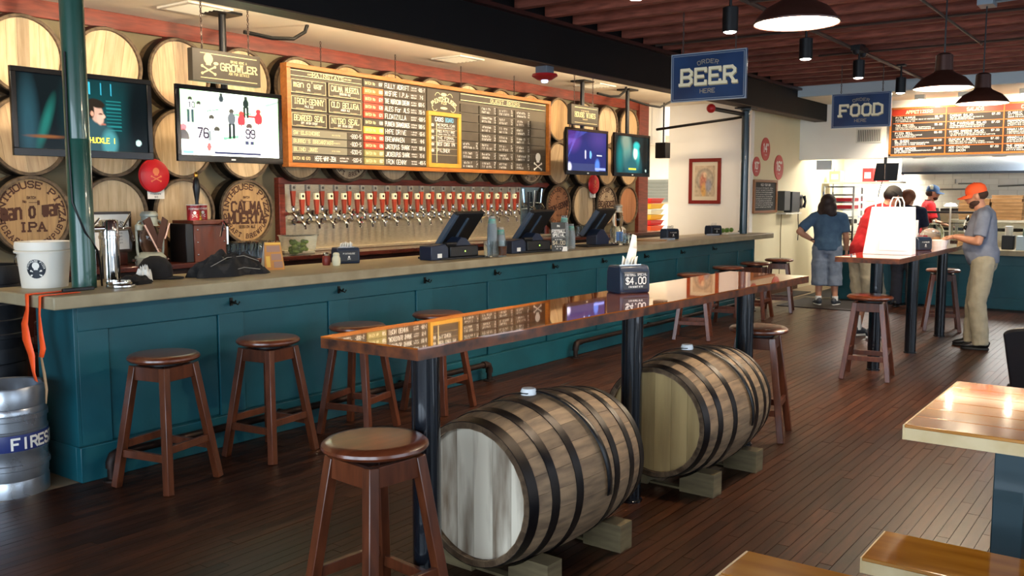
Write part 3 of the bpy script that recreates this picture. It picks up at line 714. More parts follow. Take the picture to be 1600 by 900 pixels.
for sg in (-1, 1):
    for (a0, a1, cx_, cz_, rr) in ((.3, 3.0, .17, 2.58, .03), (.2, 2.6, .1, 2.66, .045), (-2.5, .2, .15, 2.555, .045)):
        pts = [(7.685+sg*(cx_+rr*math.cos(a0+(a1-a0)*i/10)), cz_+rr*math.sin(a0+(a1-a0)*i/10)) for i in range(11)]
        for a, b in zip(pts, pts[1:]):
            d = Vector((b[0]-a[0], b[1]-a[1])); n_ = Vector((-d.y, d.x)).normalized()*.003
            LC.quad(P(a[0]-n_.x, a[1]-n_.y), P(b[0]-n_.x, b[1]-n_.y), P(b[0]+n_.x, b[1]+n_.y), P(a[0]+n_.x, a[1]+n_.y))
ell(LC, P, 7.685, 2.69, .05, .018); ell(LC, P, 7.685, 2.545, .06, .014)
# framed inset
slab(7.45, 7.91, 1.95, 2.46, SLATE, 'inset_panel')
obj('inset_frame', MB().box(7.41, 7.955, -.04, 0, 2.455, 2.5).box(7.41, 7.955, -.04, 0, 1.905, 1.95).box(7.41, 7.452, -.04, 0, 1.95, 2.455).box(7.91, 7.955, -.04, 0, 1.95, 2.455), FRY, mbd, .003)
BLUEC = M('chalk_blue', '6fb4d8', .8); LB = MB()
text(LW, 'CASKS', P, 7.54, 2.4, .042, .022, .16, False, 'l', .25); text(LB, 'BOARD', P, 7.71, 2.4, .042, .022, .16, False, 'l', .25)
rect(LC, P, 7.555, 7.566, 1.96, 2.385)
for i, a in enumerate(['METROPOLICAN', 'PRES PITTLY RABT', 'THE FORMAL', 'BEST COAST IPA', 'PILSNER']):
    z = 2.345-i*.068; text(LW, 'NOW', P, 7.47, z, .028, .013, .14, False, 'l', .3); text(LW, a, P, 7.575, z+.004 if i < 3 else z, .026 if i < 3 else .036, min(.024, .3/(len(a)*1.25)), .13, False, 'l', .22, .03)
    if i < 3: scrib(LW, P, 7.58, 7.87, z-.02, .013)
    rect(LC, P, 7.455, 7.905, z-.032, z-.03)
slab(7.965, 9.645, 2.65, 2.735, SLATE, 'header_panel'); rect(LC, P, 7.97, 9.64, 2.722, 2.73); rect(LC, P, 7.97, 9.64, 2.655, 2.663); text(LC, 'GUEST BEERS', P, 8.8, 2.674, .036, .04, .17)
gx = [7.972, 8.31, 8.643, 8.99, 9.327]
for c_ in range(5):
    for r_ in range(7):
        if c_ == 4 and r_ == 0: continue
        z1 = 2.62-r_*.1035; slab(gx[c_], gx[c_]+.315, z1-.09, z1, SLATE, 'beer_tile')
        if (c_ == 0 and r_ < 4) or c_ == 4: continue
        scrib(LW, P, gx[c_]+.04, gx[c_]+rng.uniform(.16, .24), z1-.04, .026, .12); scrib(LW, P, gx[c_]+.04, gx[c_]+rng.uniform(.18, .25), z1-.078, .026, .12)
        for q in range(3): scrib(LW, P, gx[c_]+.27, gx[c_]+.31, z1-.025-.026*q, .02, .12)
bones(LW, P, 9.48, 2.01, .15)
obj('lettering', LC, CREAMT, mbd); obj('chalk_writing', LW, CHALK, mbd); obj('blue_chalk_writing', LB, BLUEC, mbd)

# ------------------------------------------------------------------ BEER and FOOD hanging signs (face the entrance)
BLUE = M('sign_blue', '1a3157', .3, col2='26426b', scale=2.5, coat=.4, coatr=.15); SGREY = M('sign_border', '8f9aa6', .4); SHAD = M('letter_shadow', 'a89c74', .6)
def order_sign(x, yc, word, lab):
    t = thing('order_sign', lab, 'sign', (x, yc, 2.7), 0, 'blue order here signs')
    obj('board', MB().box(0, .03, -.372, .372, -.222, .222), BLUE, t, .002)
    P = lambda u, v: (-.0015, -u, v); L = MB(); frame2(L, P, -.372, .372, -.222, .222, .01); frame2(L, P, -.352, .352, -.202, .202, .005); obj('border', L, SGREY, t)
    P2 = lambda u, v: (-.002, -u, v); P3 = lambda u, v: (-.004, -u, v)
    S = MB(); text(S, word, P2, .006, -.074, .135, .1, .2, sp=.42); obj('letter_shadow', S, SHAD, t)
    L = MB(); text(L, word, P3, 0, -.064, .135, .1, .2, sp=.42); obj('lettering', L, M('sign_cream', 'ece5c4', .5), t)
    L = MB(); text(L, 'ORDER', P3, 0, -.16, .034, .028, .16, False, sp=.5, arc=(.28, PI/2, 1)); obj('small_lettering', L, M('sign_tan', 'a59a83', .5), t); L = MB(); text(L, 'HERE', P3, 0, -.15, .036, .028, .16, False, sp=.4); obj('small_lettering', L, M('sign_tan', ''), t)
    for q in (-.26, .26): c = MB(); chain(c, (.015, q, .222), (.015, q, .8), .04, .004); obj('chain', c, CONDUIT, t)
order_sign(8.0, 3.635, 'BEER', 'blue hanging sign reading ORDER BEER HERE')
order_sign(12.3, 3.46, 'FOOD', 'blue hanging sign reading ORDER FOOD HERE')

# ------------------------------------------------------------------ lights and ceiling fixtures
GLOW = M('bulb_glow', 'ffffff', .5, emit='fff0d8', estr=40)
SHADE = M('lamp_shade_brown', '3a221c', .35, .4); SHADEI = M('lamp_shade_white', 'f0ebe0', .5)
def pendant(x, y, z, lab, en, box=False):
    t = thing('pendant_lamp', lab, 'lamp', (x, y, z), 0, 'brown barn pendants')
    obj('shade', MB().lathe([(.205, .0), (.207, .008), (.19, .03), (.15, .075), (.075, .115), (.062, .13), (.058, .24), (.035, .255), (.0, .257)], 36, cap=False), SHADE, t)
    obj('shade_lining', MB().lathe([(.2, .003), (.185, .026), (.146, .07), (.07, .108), (.0, .112)], 36, cap=False), SHADEI, t)
    obj('bulb', MB().lathe([(.0, .04), (.03, .05), (.04, .07), (.03, .095), (.022, .112)], 18), GLOW, t)
    obj('cord', MB().tube([(0, 0, .25), (0, 0, 3.25-z)], .006, 6), BLACK, t)
    if box: obj('junction_box', MB().box(-.1, .1, -.06, .06, 3.17-z, 3.26-z).tube([(0, -.06, 3.2-z), (.05, -.4, 3.22-z), (.0, -.8, 3.24-z), (.05, -1.4, 3.23-z)], .012, 6), M('box_grey', '7d8790', .4, .5), t)
    lamp('pendant_light', 'POINT', (x, y, z+.015), en, WARM2, shadow_soft_size=.05)
pendant(4.54, 1.6, 2.44, 'brown barn pendant nearest the camera', 55)
pendant(7.36, 1.49, 2.38, 'brown barn pendant hung in the middle of the row', 55)
pendant(8.64, 1.44, 2.37, 'brown barn pendant farthest away, under a grey junction box', 55, True)
def can(x, y, i, lab):
    t = thing('can_light', lab, 'lamp', (x, y, 2.9), 0, 'black can spotlights in a line beside the beam')
    obj('canister', MB().lathe([(.058, .0), (.062, .004), (.062, .19), (.03, .2), (.0, .2)], 20), BLACKM, t)
    obj('lens', MB().lathe([(.0, -.012), (.035, -.008), (.057, .004)], 18), GLOW, t)
    obj('stem', MB().tube([(0, 0, .2), (0, 0, .355)], .012, 8).box(-.05, .05, -.05, .05, .335, .358), BLACKM, t)
    if i == 3: obj('emergency_head', MB().box(-.16, .16, -.05, .05, .28, .34).lathe([(.0, -.0), (.03, .01), (.045, .05)], 12, (-.13, 0, .235)).lathe([(.0, -.0), (.03, .01), (.045, .05)], 12, (.13, 0, .235)), BLACK, t)
    lamp('can_spot', 'SPOT', (x, y, 2.87), 145, WARM2, (x, y, 0), spot_size=R(85), spot_blend=.6, shadow_soft_size=.05)
cl = ['black can spotlight at the top edge above the menu board', 'black can spotlight just above the BEER sign', 'black can spotlight between the BEER sign and the next can', 'black can spotlight beneath an emergency lamp bar left of the FOOD sign', 'black can spotlight behind the FOOD sign, farthest in the line']
for i, x in enumerate((5.5, 7.05, 8.85, 10.6, 12.45)): can(x, 3.02, i, cl[i])
struct('trim_6', MB().tube([(-2.5, 3.1, 3.235), (14, 3.1, 3.235)], .02, 8), CONDUIT)
for (a, b, nm) in (((6.2, 1.2, 3.24), (13.2, 1.2, 3.24), 'trim_7'), ((7.3, 1.9, 3.24), (11.2, 1.9, 3.24), 'trim_8'), ((7.6, 3.1, 3.235), (7.75, .2, 3.24), 'trim_9'), ((11.0, 3.6, 3.24), (11.2, -2, 3.24), 'trim_10'), ((9.2, 4.8, 3.24), (9.35, .5, 3.24), 'trim_11')):
    struct(nm, MB().tube([a, b], .013, 6), CONDUIT)
# eyeball wall-washers tucked behind the beam
for i, x in enumerate((1.2, 2.4, 3.5, 4.55, 5.5, 6.35, 7.2, 8.2, 9.3, 10.3, 11.3, 12.2)):
    lab = 'small dark eyeball spotlight behind the beam, %s from the left' % ordn[i]
    t = thing('eyeball_light', lab, 'lamp', (x, 5.24, 2.93), 0, 'eyeball spots behind the beam')
    obj('globe', MB().ball((0, 0, 0), .05, 14, 10), M('eyeball_black', '1a120f', .25, .5), t)
    obj('stem', MB().lathe([(.03, .03), (.03, .07), (.055, .09), (.055, .1)], 14), BLACKM, t)
    lamp('wall_wash', 'SPOT', (x, 5.33, 2.87), 46, WARM, (x+.1, 6.9, 2.0), spot_size=R(145), spot_blend=.9, shadow_soft_size=.03)
al = thing('fire_alarm', 'red and grey alarm strobe under the black beam', 'alarm', (7.42, 5.06, 2.836))
obj('box', MB().cbox((0, 0, -.03), (.13, .13, .07)), M('alarm_grey', '5a6470', .5), al, .006)
obj('red_dome', MB().lathe([(.05, -.065), (.12, -.07), (.125, -.09), (.07, -.125), (.04, -.128)], 24), M('alarm_red', 'a01820', .4), al)
obj('strobe', MB().lathe([(.035, -.12), (.03, -.15), (.0, -.156)], 12), M('strobe_clear', 'dfe6ff', .1, emit='c8d4ff', estr=1.5), al)
VENT = M('vent_white', 'd8d4c6', .5)
for i, (x, y) in enumerate(((4.35, 6.2), (7.55, 6.25), (10.4, 6.3))):
    t = thing('ceiling_vent', ['white ceiling air vent near the growler sign', 'white ceiling air vent over the beer menu board', 'white ceiling air vent near the house wines sign'][i], 'vent', (x, y, 3.03), 0, 'air vents over the bar')
    obj('frame', MB().box(-.2, .2, -.2, -.16, -.015, 0).box(-.2, .2, .16, .2, -.015, 0).box(-.2, -.16, -.16, .16, -.015, 0).box(.16, .2, -.16, .16, -.015, 0), VENT, t, .002)
    obj('core', MB().box(-.16, .16, -.16, .16, -.002, 0), M('vent_dark', '3a352c', .8), t)
    for j in range(6): obj('slat', MB().beam((-.16, -.13+.052*j, -.008), (.16, -.13+.052*j, -.008), .035, .003, (0, .5, 1)), VENT, t)
for i, (x, d) in enumerate(((5.15, 1), (10.6, 1), (11.75, 1))):
    lab = ['curved black cable hanging from the ceiling right of the growler sign', 'curved black cable hanging from the ceiling by the house wines sign', 'curved black cable looping from the last television pole'][i]
    tag(obj('ceiling_cable', MB().tube([(x+.18, 6.05, 3.03), (x+.16, 6.06, 2.97), (x+.05, 6.08, 2.9), (x-.15, 6.1, 2.88), (x-.4, 6.14, 2.9)] if i < 2 else [(x+.3, 6.0, 3.03), (x+.26, 6.0, 2.94), (x, 6.05, 2.84), (x-.3, 6.1, 2.85), (x-.66, 6.17, 2.9)], .016, 8), BLACK), lab, 'cable', 'ceiling cables')
t = thing('speaker', 'small black speaker hanging beside the passage opening', 'speaker', (12.95, 6.6, 2.3))
obj('cabinet', MB().box(-.08, .08, -.08, .1, -.12, .12), BLACK, t, .006); obj('bracket', MB().tube([(0, 0, .12), (0, .0, .6), (0, .0, .73)], .012, 8), BLACKM, t)
# sprinkler pipe with red end near the post
t = thing('sprinkler_pipe', 'black pipe with a red end cap below the beam by the far post', 'pipe', (11.35, 5.1, 2.74))
obj('pipe', MB().tube([(0, 0, 0), (1.05, .0, -.0)], .028, 10), BLACKM, t); obj('red_end', MB().ball((0, 0, 0), (.06, .06, .06), 12, 8), M('red_cap', 'b81e1c', .4), t)
tag(obj('cross_pipe', MB().tube([(12.5, 5.1, 2.715), (12.56, 5.3, 2.7), (12.62, 6.55, 2.6)], .02, 8), BLACKM), 'thin black pipe crossing in front of the white picture wall', 'pipe')
# kitchen and passage light
TUBE = M('light_panel', 'ffffff', .5, emit='fffaf0', estr=8)
for i, (x, y, z, en) in enumerate(((17.0, 4.5, 2.61, 42), (17.0, 2.2, 2.61, 50), (14.3, 8.2, 2.59, 60))):
    t = thing('light_panel', ['white ceiling light panel over the kitchen shelf', 'white ceiling light panel over the kitchen line', 'white ceiling light panel in the passage past the bar'][i], 'lamp', (x, y, z))
    obj('diffuser', MB().box(-.28, .28, -.55, .55, -.03, -.012), TUBE, t); obj('tray', MB().box(-.3, .3, -.6, .6, -.02, 0), VENT, t)
    lamp('panel_light', 'AREA', (x, y, z-.05), en, (1, .96, .88), (x, y, 0), shape='RECTANGLE', size=.56, size_y=1.1)
for i, y in enumerate((3.5, 2.35, 1.2)):
    t = thing('downlight', ['recessed downlight under the soffit near the kitchen monitor', 'recessed downlight under the soffit above the orange cap', 'recessed downlight under the soffit at the right edge'][i], 'lamp', (15.5, y, 3.115 if False else 2.205), 0, 'soffit downlights')
    t.location = (15.76, y, 2.205)
    obj('ring', MB().lathe([(.1, 0), (.1, -.008), (.075, -.01)], 24), VENT, t); obj('lens', MB().lathe([(.0, -.009), (.076, -.008)], 24), GLOW, t)
for i, y in enumerate((4.0, 2.0)):
    t = thing('downlight', ['recessed downlight in the low ceiling left of the pendants', 'recessed downlight in the low ceiling at the right edge'][i], 'lamp', (14.9, y-.3, 3.12), 0, 'low ceiling downlights')
    obj('ring', MB().lathe([(.1, 0), (.1, -.008), (.075, -.01)], 24), VENT, t); obj('lens', MB().lathe([(.0, -.009), (.076, -.008)], 24), GLOW, t)
    lamp('downlight', 'SPOT', (14.9, y-.3, 3.08), 110, NEUT, (15.1, y-.3, 0), spot_size=R(120), spot_blend=.8, shadow_soft_size=.07)
# track heads lighting the food menu
for i, y in enumerate((3.35, 2.75, 1.95)):
    t = thing('track_head', 'white track spotlight aimed at the food menu, %s from the left' % ordn[i], 'lamp', (15.0, y, 3.12), 0, 'track spots over the food menu')
    obj('body', MB().box(-.05, .05, -.07, .07, -.07, 0), VENT, t, .005)
    obj('bulb', MB().lathe([(.0, 0), (.035, .02), (.03, .06)], 12, (0, 0, -.13)), GLOW, t)
    lamp('track_spot', 'SPOT', (14.98, y, 2.96), 34, WARM2, (15.6, y, 2.6), spot_size=R(110), spot_blend=.6, shadow_soft_size=.03)
# ------------------------------------------------------------------ stools
SEATW = M('stool_seat_wood', '4f2413', .3, col2='66321b', scale=4, stretch=(1, 7, 1), coat=.35, coatr=.15, orand=.12)
LEGW = M('stool_leg_wood', '45200f', .35, col2='5a2d18', scale=5, stretch=(6, 6, 1), coat=.25, coatr=.15, orand=.12)
st = thing('bar_stool', 'x', 'stool', (0, 0, 0), 0, 'dark wooden backless bar stools')
obj('seat', MB().lathe([(.0, .735), (.15, .735), (.178, .731), (.191, .72), (.193, .71), (.186, .7), (.17, .694), (.0, .694)], 40), SEATW, st)
obj('swivel', MB().lathe([(.1, .694), (.1, .672)], 20), BLACKM, st)
tz, bz, tr, br = .67, .0, .108, .19
for (sx, sy) in ((-1, -1), (1, -1), (1, 1), (-1, 1)):
    obj('leg', MB().beam((sx*br, sy*br, bz), (sx*tr, sy*tr, tz), .042, .042, (0, 1, 0)), LEGW, st, .003)
for (ax, s_) in ((0, -1), (0, 1), (1, -1), (1, 1)):
    z = .632; r_ = tr+(br-tr)*(tz-z)/tz
    a, b = ((-r_, s_*r_, z), (r_, s_*r_, z)) if ax == 0 else ((s_*r_, -r_, z), (s_*r_, r_, z))
    obj('apron', MB().beam(a, b, .022, .075), LEGW, st, .002)
    z = .235 if ax == 0 else .19; r_ = tr+(br-tr)*(tz-z)/tz
    a, b = ((-r_, s_*r_, z), (r_, s_*r_, z)) if ax == 0 else ((s_*r_, -r_, z), (s_*r_, r_, z))
    obj('stretcher', MB().beam(a, b, .022, .042), LEGW, st, .002)
spots = [((2.9, 4.53), 12, 'dark wooden bar stool nearest the camera along the bar front, beside the pipe elbow'), ((3.62, 4.53), 8, 'second dark wooden stool along the bar front from the keg end'),
         ((4.35, 4.5), 14, 'third dark wooden stool along the bar front from the keg end'), ((5.16, 4.48), 5, 'fourth dark wooden stool along the bar front, half behind the high table'),
         ((9.47, 4.42), 20, 'dark wooden bar stool at the far half of the bar, nearest of four'), ((10.7, 4.54), 10, 'dark wooden bar stool at the far half of the bar, second of four'),
         ((11.58, 4.54), 4, 'dark wooden bar stool at the far half of the bar, third of four'), ((12.42, 4.52), 15, 'dark wooden bar stool last along the bar, seen against the ivory wall'),
         ((2.3, 2.3), -6, 'dark wooden stool in the foreground at the near end of the high table'), ((5.86, 2.26), 12, 'dark wooden stool at the far end of the barrel table, behind its third leg'),
         ((8.32, 2.2), 8, 'dark wooden stool at the near end of the table with the white bag'), ((11.83, 2.3), 15, 'dark wooden stool at the far end of the table with the white bag')]
for i, ((x, y), a, lab) in enumerate(spots):
    if i == 0: o = st; o.location = (x, y, 0); o.rotation_euler = (0, 0, R(a)); o['label'] = lab
    else: o = dup(st, (x, y, 0), R(a), lab)

# ------------------------------------------------------------------ high tables
EPOXY = M('lacquered_pine', 'a85c1e', .04, col2='6e3411', scale=2.2, stretch=(1, 7, 7), coat=1., coatr=.015, detail=6, lo=.3, hi=.7)
EDGEW = M('live_edge_bark', '6a3514', .4, col2='2c140a', scale=14, coat=.2, bump=.4)
LEGBK = M('table_leg_black', '11161d', .22, .2, coat=.6)
def high_table(name_lab, c, near, far, legs, zt=1.07, th=.045):
    """near/far: edge poly points (x,y)"""
    t = thing('high_table', name_lab, 'table', c, 0, 'high tables with glossy wood tops')
    ox, oy = c[0], c[1]
    poly = [(x-ox, y-oy) for x, y in near]+[(x-ox, y-oy) for x, y in reversed(far)]
    obj('tabletop', MB().prism(poly, zt-.006, zt), EPOXY, t)
    obj('slab_edge', MB().prism([(x*1.0, y*1.0) for x, y in poly], zt-th, zt-.006), EDGEW, t)
    for (lx, ly) in legs:
        l = obj('leg', MB().lathe([(.055, .012), (.055, zt-th-.01)], 24, (lx-ox, ly-oy, 0)), LEGBK, t)
        obj('foot_plate', MB().lathe([(.062, 0), (.062, .01), (.056, .014)], 24, (lx-ox, ly-oy, 0)), LEGBK, l)
        obj('top_plate', MB().box(lx-ox-.1, lx-ox+.1, ly-oy-.1, ly-oy+.1, zt-th-.012, zt-th), LEGBK, l)
    return t
def wavy(x0, y0, x1, y1, n, amp, sd):
    r_ = random.Random(sd); out = []
    for i in range(n+1):
        f = i/n; out.append((x0+(x1-x0)*f, y0+(y1-y0)*f+(r_.uniform(-amp, amp) if 0 < i < n else 0)))
    return out
high_table('long glossy high table straddling the two floor barrels', (4.2, 2.3, 0), wavy(2.35, 2.135, 6.06, 2.0, 24, .006, 1), wavy(2.34, 2.62, 6.12, 2.58, 24, .006, 2), [(2.575, 2.3), (4.16, 2.28), (5.55, 2.23)])
high_table('glossy high table carrying the white paper bag', (10.0, 2.2, 0), wavy(8.12, 1.92, 11.95, 1.92, 16, .006, 3), wavy(8.13, 2.46, 11.95, 2.46, 16, .006, 4), [(8.7, 2.25), (9.88, 2.2), (11.26, 2.2)])

# ------------------------------------------------------------------ floor barrels
STAVE = M('grey_oak_stave', '65523f', .65, col2='93795c', scale=2.2, stretch=(2, 12, 12), orand=.22, bump=.3, detail=7)
STAVE2 = M('grey_oak_head', '735f4a', .6, col2='d8ceba', scale=2.2, stretch=(3, 3.2, .5), orand=.1, bump=.2, detail=7, lo=.36, hi=.54)
HOOPB = M('black_hoop', '1c1a1e', .42, .75, col2='2c2724', scale=8, rvar=.1)
PINE = M('raw_pine_block', '564a33', .75, col2='6f6245', scale=4, stretch=(1, 1, 6))
BL, BR1, BR2 = .88, .298, .342
def brad(u): return BR1+(BR2-BR1)*(1-(2*u-1)**2)
NS = 26
sm = MB(); nu = 10; da = PI/NS*.985
for i in range(nu+1):
    u = i/nu; r_ = brad(u)
    for (a, rr) in ((-da, r_), (0, r_+.0006), (da, r_), (da, r_-.026), (-da, r_-.026)):
        sm.v.append((u*BL, rr*math.sin(a), rr*math.cos(a)))
for i in range(nu):
    for k in range(5): a = i*5+k; b = i*5+(k+1) % 5; sm.f.append((a, b, b+5, a+5))
sm.f.append((0, 4, 3, 2, 1)); sm.f.append(tuple(nu*5+q for q in range(5)))
stm = sm.mesh('stave', True, 25); stm.materials.append(STAVE)
def hoopmesh(u0, u1):
    m = MB(); n = 4; pr = [(brad(u0+(u1-u0)*i/n)+.0035, (u0+(u1-u0)*i/n)*BL) for i in range(n+1)]; pr2 = [(brad(u1+(u0-u1)*i/n)-.001, (u1+(u0-u1)*i/n)*BL) for i in range(n+1)]
    m.lathe(pr+pr2, 64, axis='X', closed=True)
    for q in (0, 1):
        a = 1.9+.06*q; uu = (u0+u1)/2; r_ = brad(uu)+.004; m.ball((uu*BL, r_*math.sin(a), r_*math.cos(a)), .007, 8, 5)
    me = m.mesh('hoop'); me.materials.append(HOOPB); return me
hoops = [hoopmesh(*q) for q in ((.0, .055), (.14, .19), (.31, .36), (.64, .69), (.81, .86), (.945, 1.0))]
hed = [-.274, -.185, -.09, .01, .1, .19, .274]
GOLDH = M('golden_oak_head', '9a8256', .6, col2='c9ae78', scale=2.2, stretch=(3, 3.2, .5), orand=.08, bump=.2, detail=7)
def floor_barrel(loc, rz, lab, blk, hm=STAVE2):
    t = thing('oak_barrel', lab, 'barrel', loc, rz, 'whole oak barrels under the high table')
    zc = .39
    for k in range(NS):
        o = bpy.data.objects.new('stave', stm); COL.objects.link(o); o.parent = t; o.location = (0, 0, zc); o.rotation_euler = (2*PI*k/NS+.1, 0, 0)
    for me in hoops:
        o = bpy.data.objects.new('hoop', me); COL.objects.link(o); o.parent = t; o.location = (0, 0, zc)
    for j in range(6):
        for xe in (.03, BL-.055):
            c = chord(hed[j]+.0008, hed[j+1]-.0008, .276, 0, .022)
            mm = MB(); mm.v = [(xe+v[1], v[0], v[2]+zc) for v in c.v]; mm.f = c.f
            obj('head_plank', mm, hm, t, smooth=False)
    CHM = M('chime_oak', '5b4633', .6)
    obj('chime', MB().lathe([(BR1-.001, .0), (BR1-.024, .0), (BR1-.022, .05)], 48, (0, 0, zc), 'X', cap=False), CHM, t); obj('chime', MB().lathe([(BR1-.022, BL-.05), (BR1-.024, BL), (BR1-.001, BL)], 48, (0, 0, zc), 'X', cap=False), CHM, t)
    # white bung and black strap
    ub = .475
    obj('bung', MB().lathe([(.034, 0), (.036, .015), (.03, .03), (.0, .032)], 16, (ub*BL, .02, zc+brad(ub)-.004)), M('silicone_bung', 'e4e8ea', .4), t)
    def strap(u0, u1, a0, a1, w_):
        m = MB(); n = 24; rows = []
        for i in range(n+1):
            f = i/n; a = a0+(a1-a0)*f; u = u0+(u1-u0)*f; r_ = brad(u)+.011; x = u*BL
            rows.append([(x-w_/2, r_*math.sin(a), zc+r_*math.cos(a)), (x+w_/2, r_*math.sin(a), zc+r_*math.cos(a))])
        for a, b in rows: m.v += [a, b]
        for i in range(n): m.f.append((2*i, 2*i+1, 2*i+3, 2*i+2))
        return m
    s1 = strap(.5, .575, .05, -1.75, .034); o = obj('strap', s1, BLACK, t); q = o.modifiers.new('thick', 'SOLIDIFY'); q.thickness = .004
    o = obj('strap', strap(.45, .43, .0, .7, .034), BLACK, t); q = o.modifiers.new('thick', 'SOLIDIFY'); q.thickness = .004
    # cradles
    for i, xe in enumerate((.12, .68)):
        lb = blk[i]
        k = thing('barrel_cradle', lb, 'cradle', (loc[0]+xe*math.cos(rz), loc[1]+xe*math.sin(rz), 0), rz, 'pine barrel cradles')
        for s_ in (-1, 1):
            rr = brad((xe+.05)/BL)+.004
            pts = [(s_*.36, 0), (s_*.36, .17 if True else 0)]
            arc = []
            for q in range(7):
                yy = .3-(.3-.1)*q/6; zz = zc-math.sqrt(max(rr*rr-min(yy, rr*.999)**2, 0)); arc.append((s_*yy, min(.125, max(.012, zz-.004))))
            poly = [(s_*.3, 0)]+arc+[(s_*.1, 0)]
            if s_ > 0: poly = poly[::-1]
            obj('chock', MB().prism(poly, 0, .1, lambda a, b, h: (h, a, b)), PINE, k, smooth=False)
        obj('tie_board', MB().box(.03, .07, -.3, .3, 0, .012), PINE, k)
floor_barrel((2.82, 2.28, 0), R(-1.6), 'grey-brown oak barrel in the foreground lying under the high table', ('pine chock cradle under the near end of the foreground barrel', 'pine chock cradle under the far end of the foreground barrel'))
floor_barrel((4.33, 2.24, 0), R(-1.5), 'golden-headed oak barrel lying behind the foreground barrel under the table', ('pine chock cradle under the near end of the rear barrel', 'pine chock cradle under the far end of the rear barrel'), GOLDH)

# ------------------------------------------------------------------ picnic tables at the right
HONEY = M('varnished_pine_top', 'a06418', .12, col2='b97c26', scale=2.5, stretch=(7, 1, 7), coat=1., coatr=.04, orand=.08)
RAWE = M('pine_end_grain', 'd6c196', .6, col2='c6ad7e', scale=7)
TLEG = M('table_leg_teal', '0f3039', .4, coat=.3)
def plank_top(parent, x0, x1, y0, y1, z0, z1, n, nm='board'):
    w_ = (x1-x0)/n
    for i in range(n):
        b = obj(nm, MB().box(x0+i*w_+.0015, x0+(i+1)*w_-.0015, y0, y1, z1-.012, z1), HONEY, parent, .002)
        obj('raw_edge', MB().box(x0+i*w_+.0015, x0+(i+1)*w_-.0015, y0, y1, z0, z1-.012), RAWE, b)
def picnic(xc, lab, cat='table', full=True):
    t = thing('picnic_table', lab, 'table', (xc, 0, 0), 0, 'pine picnic tables')
    plank_top(t, -.5, .5, -1.6, .8, .695, .752, 6)
    obj('edge_strip', MB().box(-.5, .5, .8, .806, .695, .75), RAWE, t)
    for s_ in (-1, 1):
        for yy in (.45, -1.2): obj('leg', MB().box(s_*.42-.05, s_*.42+.05, yy-.05, yy+.05, 0, .695), TLEG, t, .004)
    for yy in (.45, -1.2): obj('rail', MB().box(-.37, .37, yy-.03, yy+.03, .58, .695), TLEG, t, .003)
    obj('stretcher', MB().box(-.04, .04, -1.15, .4, .22, .3), TLEG, t, .003)
    return t
def bench(xc, lab):
    t = thing('bench', lab, 'bench', (xc, 0, 0), 0, 'pine benches beside the picnic tables')
    plank_top(t, -.145, .145, -1.5, .77, .4, .452, 1)
    obj('edge_strip', MB().box(-.145, .145, .77, .775, .4, .45), RAWE, t)
    for yy in (.3, -1.1):
        for s_ in (-1, 1): obj('leg', MB().box(s_*.1-.03, s_*.1+.03, yy-.04, yy+.04, 0, .4), TLEG, t, .003)
    return t
picnic(4.06, 'varnished pine picnic table with pale end grain at the right edge')
picnic(1.55, 'varnished pine table corner showing at the bottom edge of the picture')
bench(3.08, 'varnished pine bench in front of the picnic table at lower right')
bench(4.95, 'varnished pine bench glimpsed beyond the picnic table')
# dark seat back at the right edge
t = thing('padded_chair', 'black padded chair back cut by the right edge beyond the picnic table', 'chair', (6.05, .62, 0), R(-20))
mbk = MB(); pts = []
for i in range(21):
    a = PI*i/20; pts.append((.21*math.cos(a), .78+.06*math.sin(a)))
poly = pts+[(-.17, .45), (.17, .45)]
obj('backrest', MB().prism([(p[0], p[1]) for p in poly], -.03, .03, lambda u, v, h: (h+(v-.45)*-.12, u, v)), M('black_vinyl', '0b0b12', .5), t, .02)
obj('seat', MB().box(0, .42, -.21, .21, .42, .48), MATS['black_vinyl'], t, .02)
for sx in (.03, .39):
    for sy in (-.18, .18): obj('leg', MB().tube([(sx, sy, 0), (sx, sy, .43)], .012, 8), BLACKM, t)
# ------------------------------------------------------------------ things on the bar
CT = 1.062; BT = 1.07
NAVY = M('navy_plastic', '1c2a3e', .35)
PAPER = M('white_paper', 'e9e6de', .8, col2='dedad0', scale=8)
def napkin(loc, rz, lab, txt, fac=.0):
    t = thing('napkin_dispenser', lab, 'napkin dispenser', loc, rz, 'black napkin dispensers')
    prof = [(-.07, 0), (.07, 0), (.075, .02), (.072, .1), (.055, .128), (-.055, .128), (-.072, .1), (-.075, .02)]
    obj('body', MB().prism(prof, -.095, .095, lambda u, v, h: (h, u, v)), NAVY, t, .008)
    obj('top_slot', MB().box(-.07, .07, -.02, .02, .126, .131), CHROME, t)
    obj('side_plate', MB().box(-.078, .078, -.0775, -.072, .018, .1), M('plate_black', '15171c', .3), t, .003)
    m = MB(); r_ = random.Random(len(lab)); n = 5
    for i in range(n):
        a = -.05+.1*i/n; m.quad((a, -.012, .125), (a+.03, .012, .125), (a+.045, .02, .15+r_.uniform(0, .02)), (a+.005, -.016, .155+r_.uniform(0, .02)))
    o = obj('napkin', m, PAPER, t); q = o.modifiers.new('thick', 'SOLIDIFY'); q.thickness = .002
    L = MB(); P = lambda u, v: (u, -.0785, v)
    if txt == '4': text(L, '$4.00', P, 0, .045, .03, .02, .16, False); text(L, 'FOOTBALL SPECIAL', P, 0, .083, .01, .0065, .16, False); scrib(L, P, -.05, .05, .028, .009)
    else: text(L, 'PINTHOUSE', P, 0, .075, .011, .0085, .16, False); bones(L, P, 0, .045, .022)
    obj('plate_print', L, WHITET, t); return t
napkin((5.12, 5.42, CT), R(-22), 'black napkin dispenser on the bar left of the nearest register', 'p')
napkin((10.45, 5.22, CT), R(-25), 'black napkin dispenser on the bar right of the clear lantern', 'p')
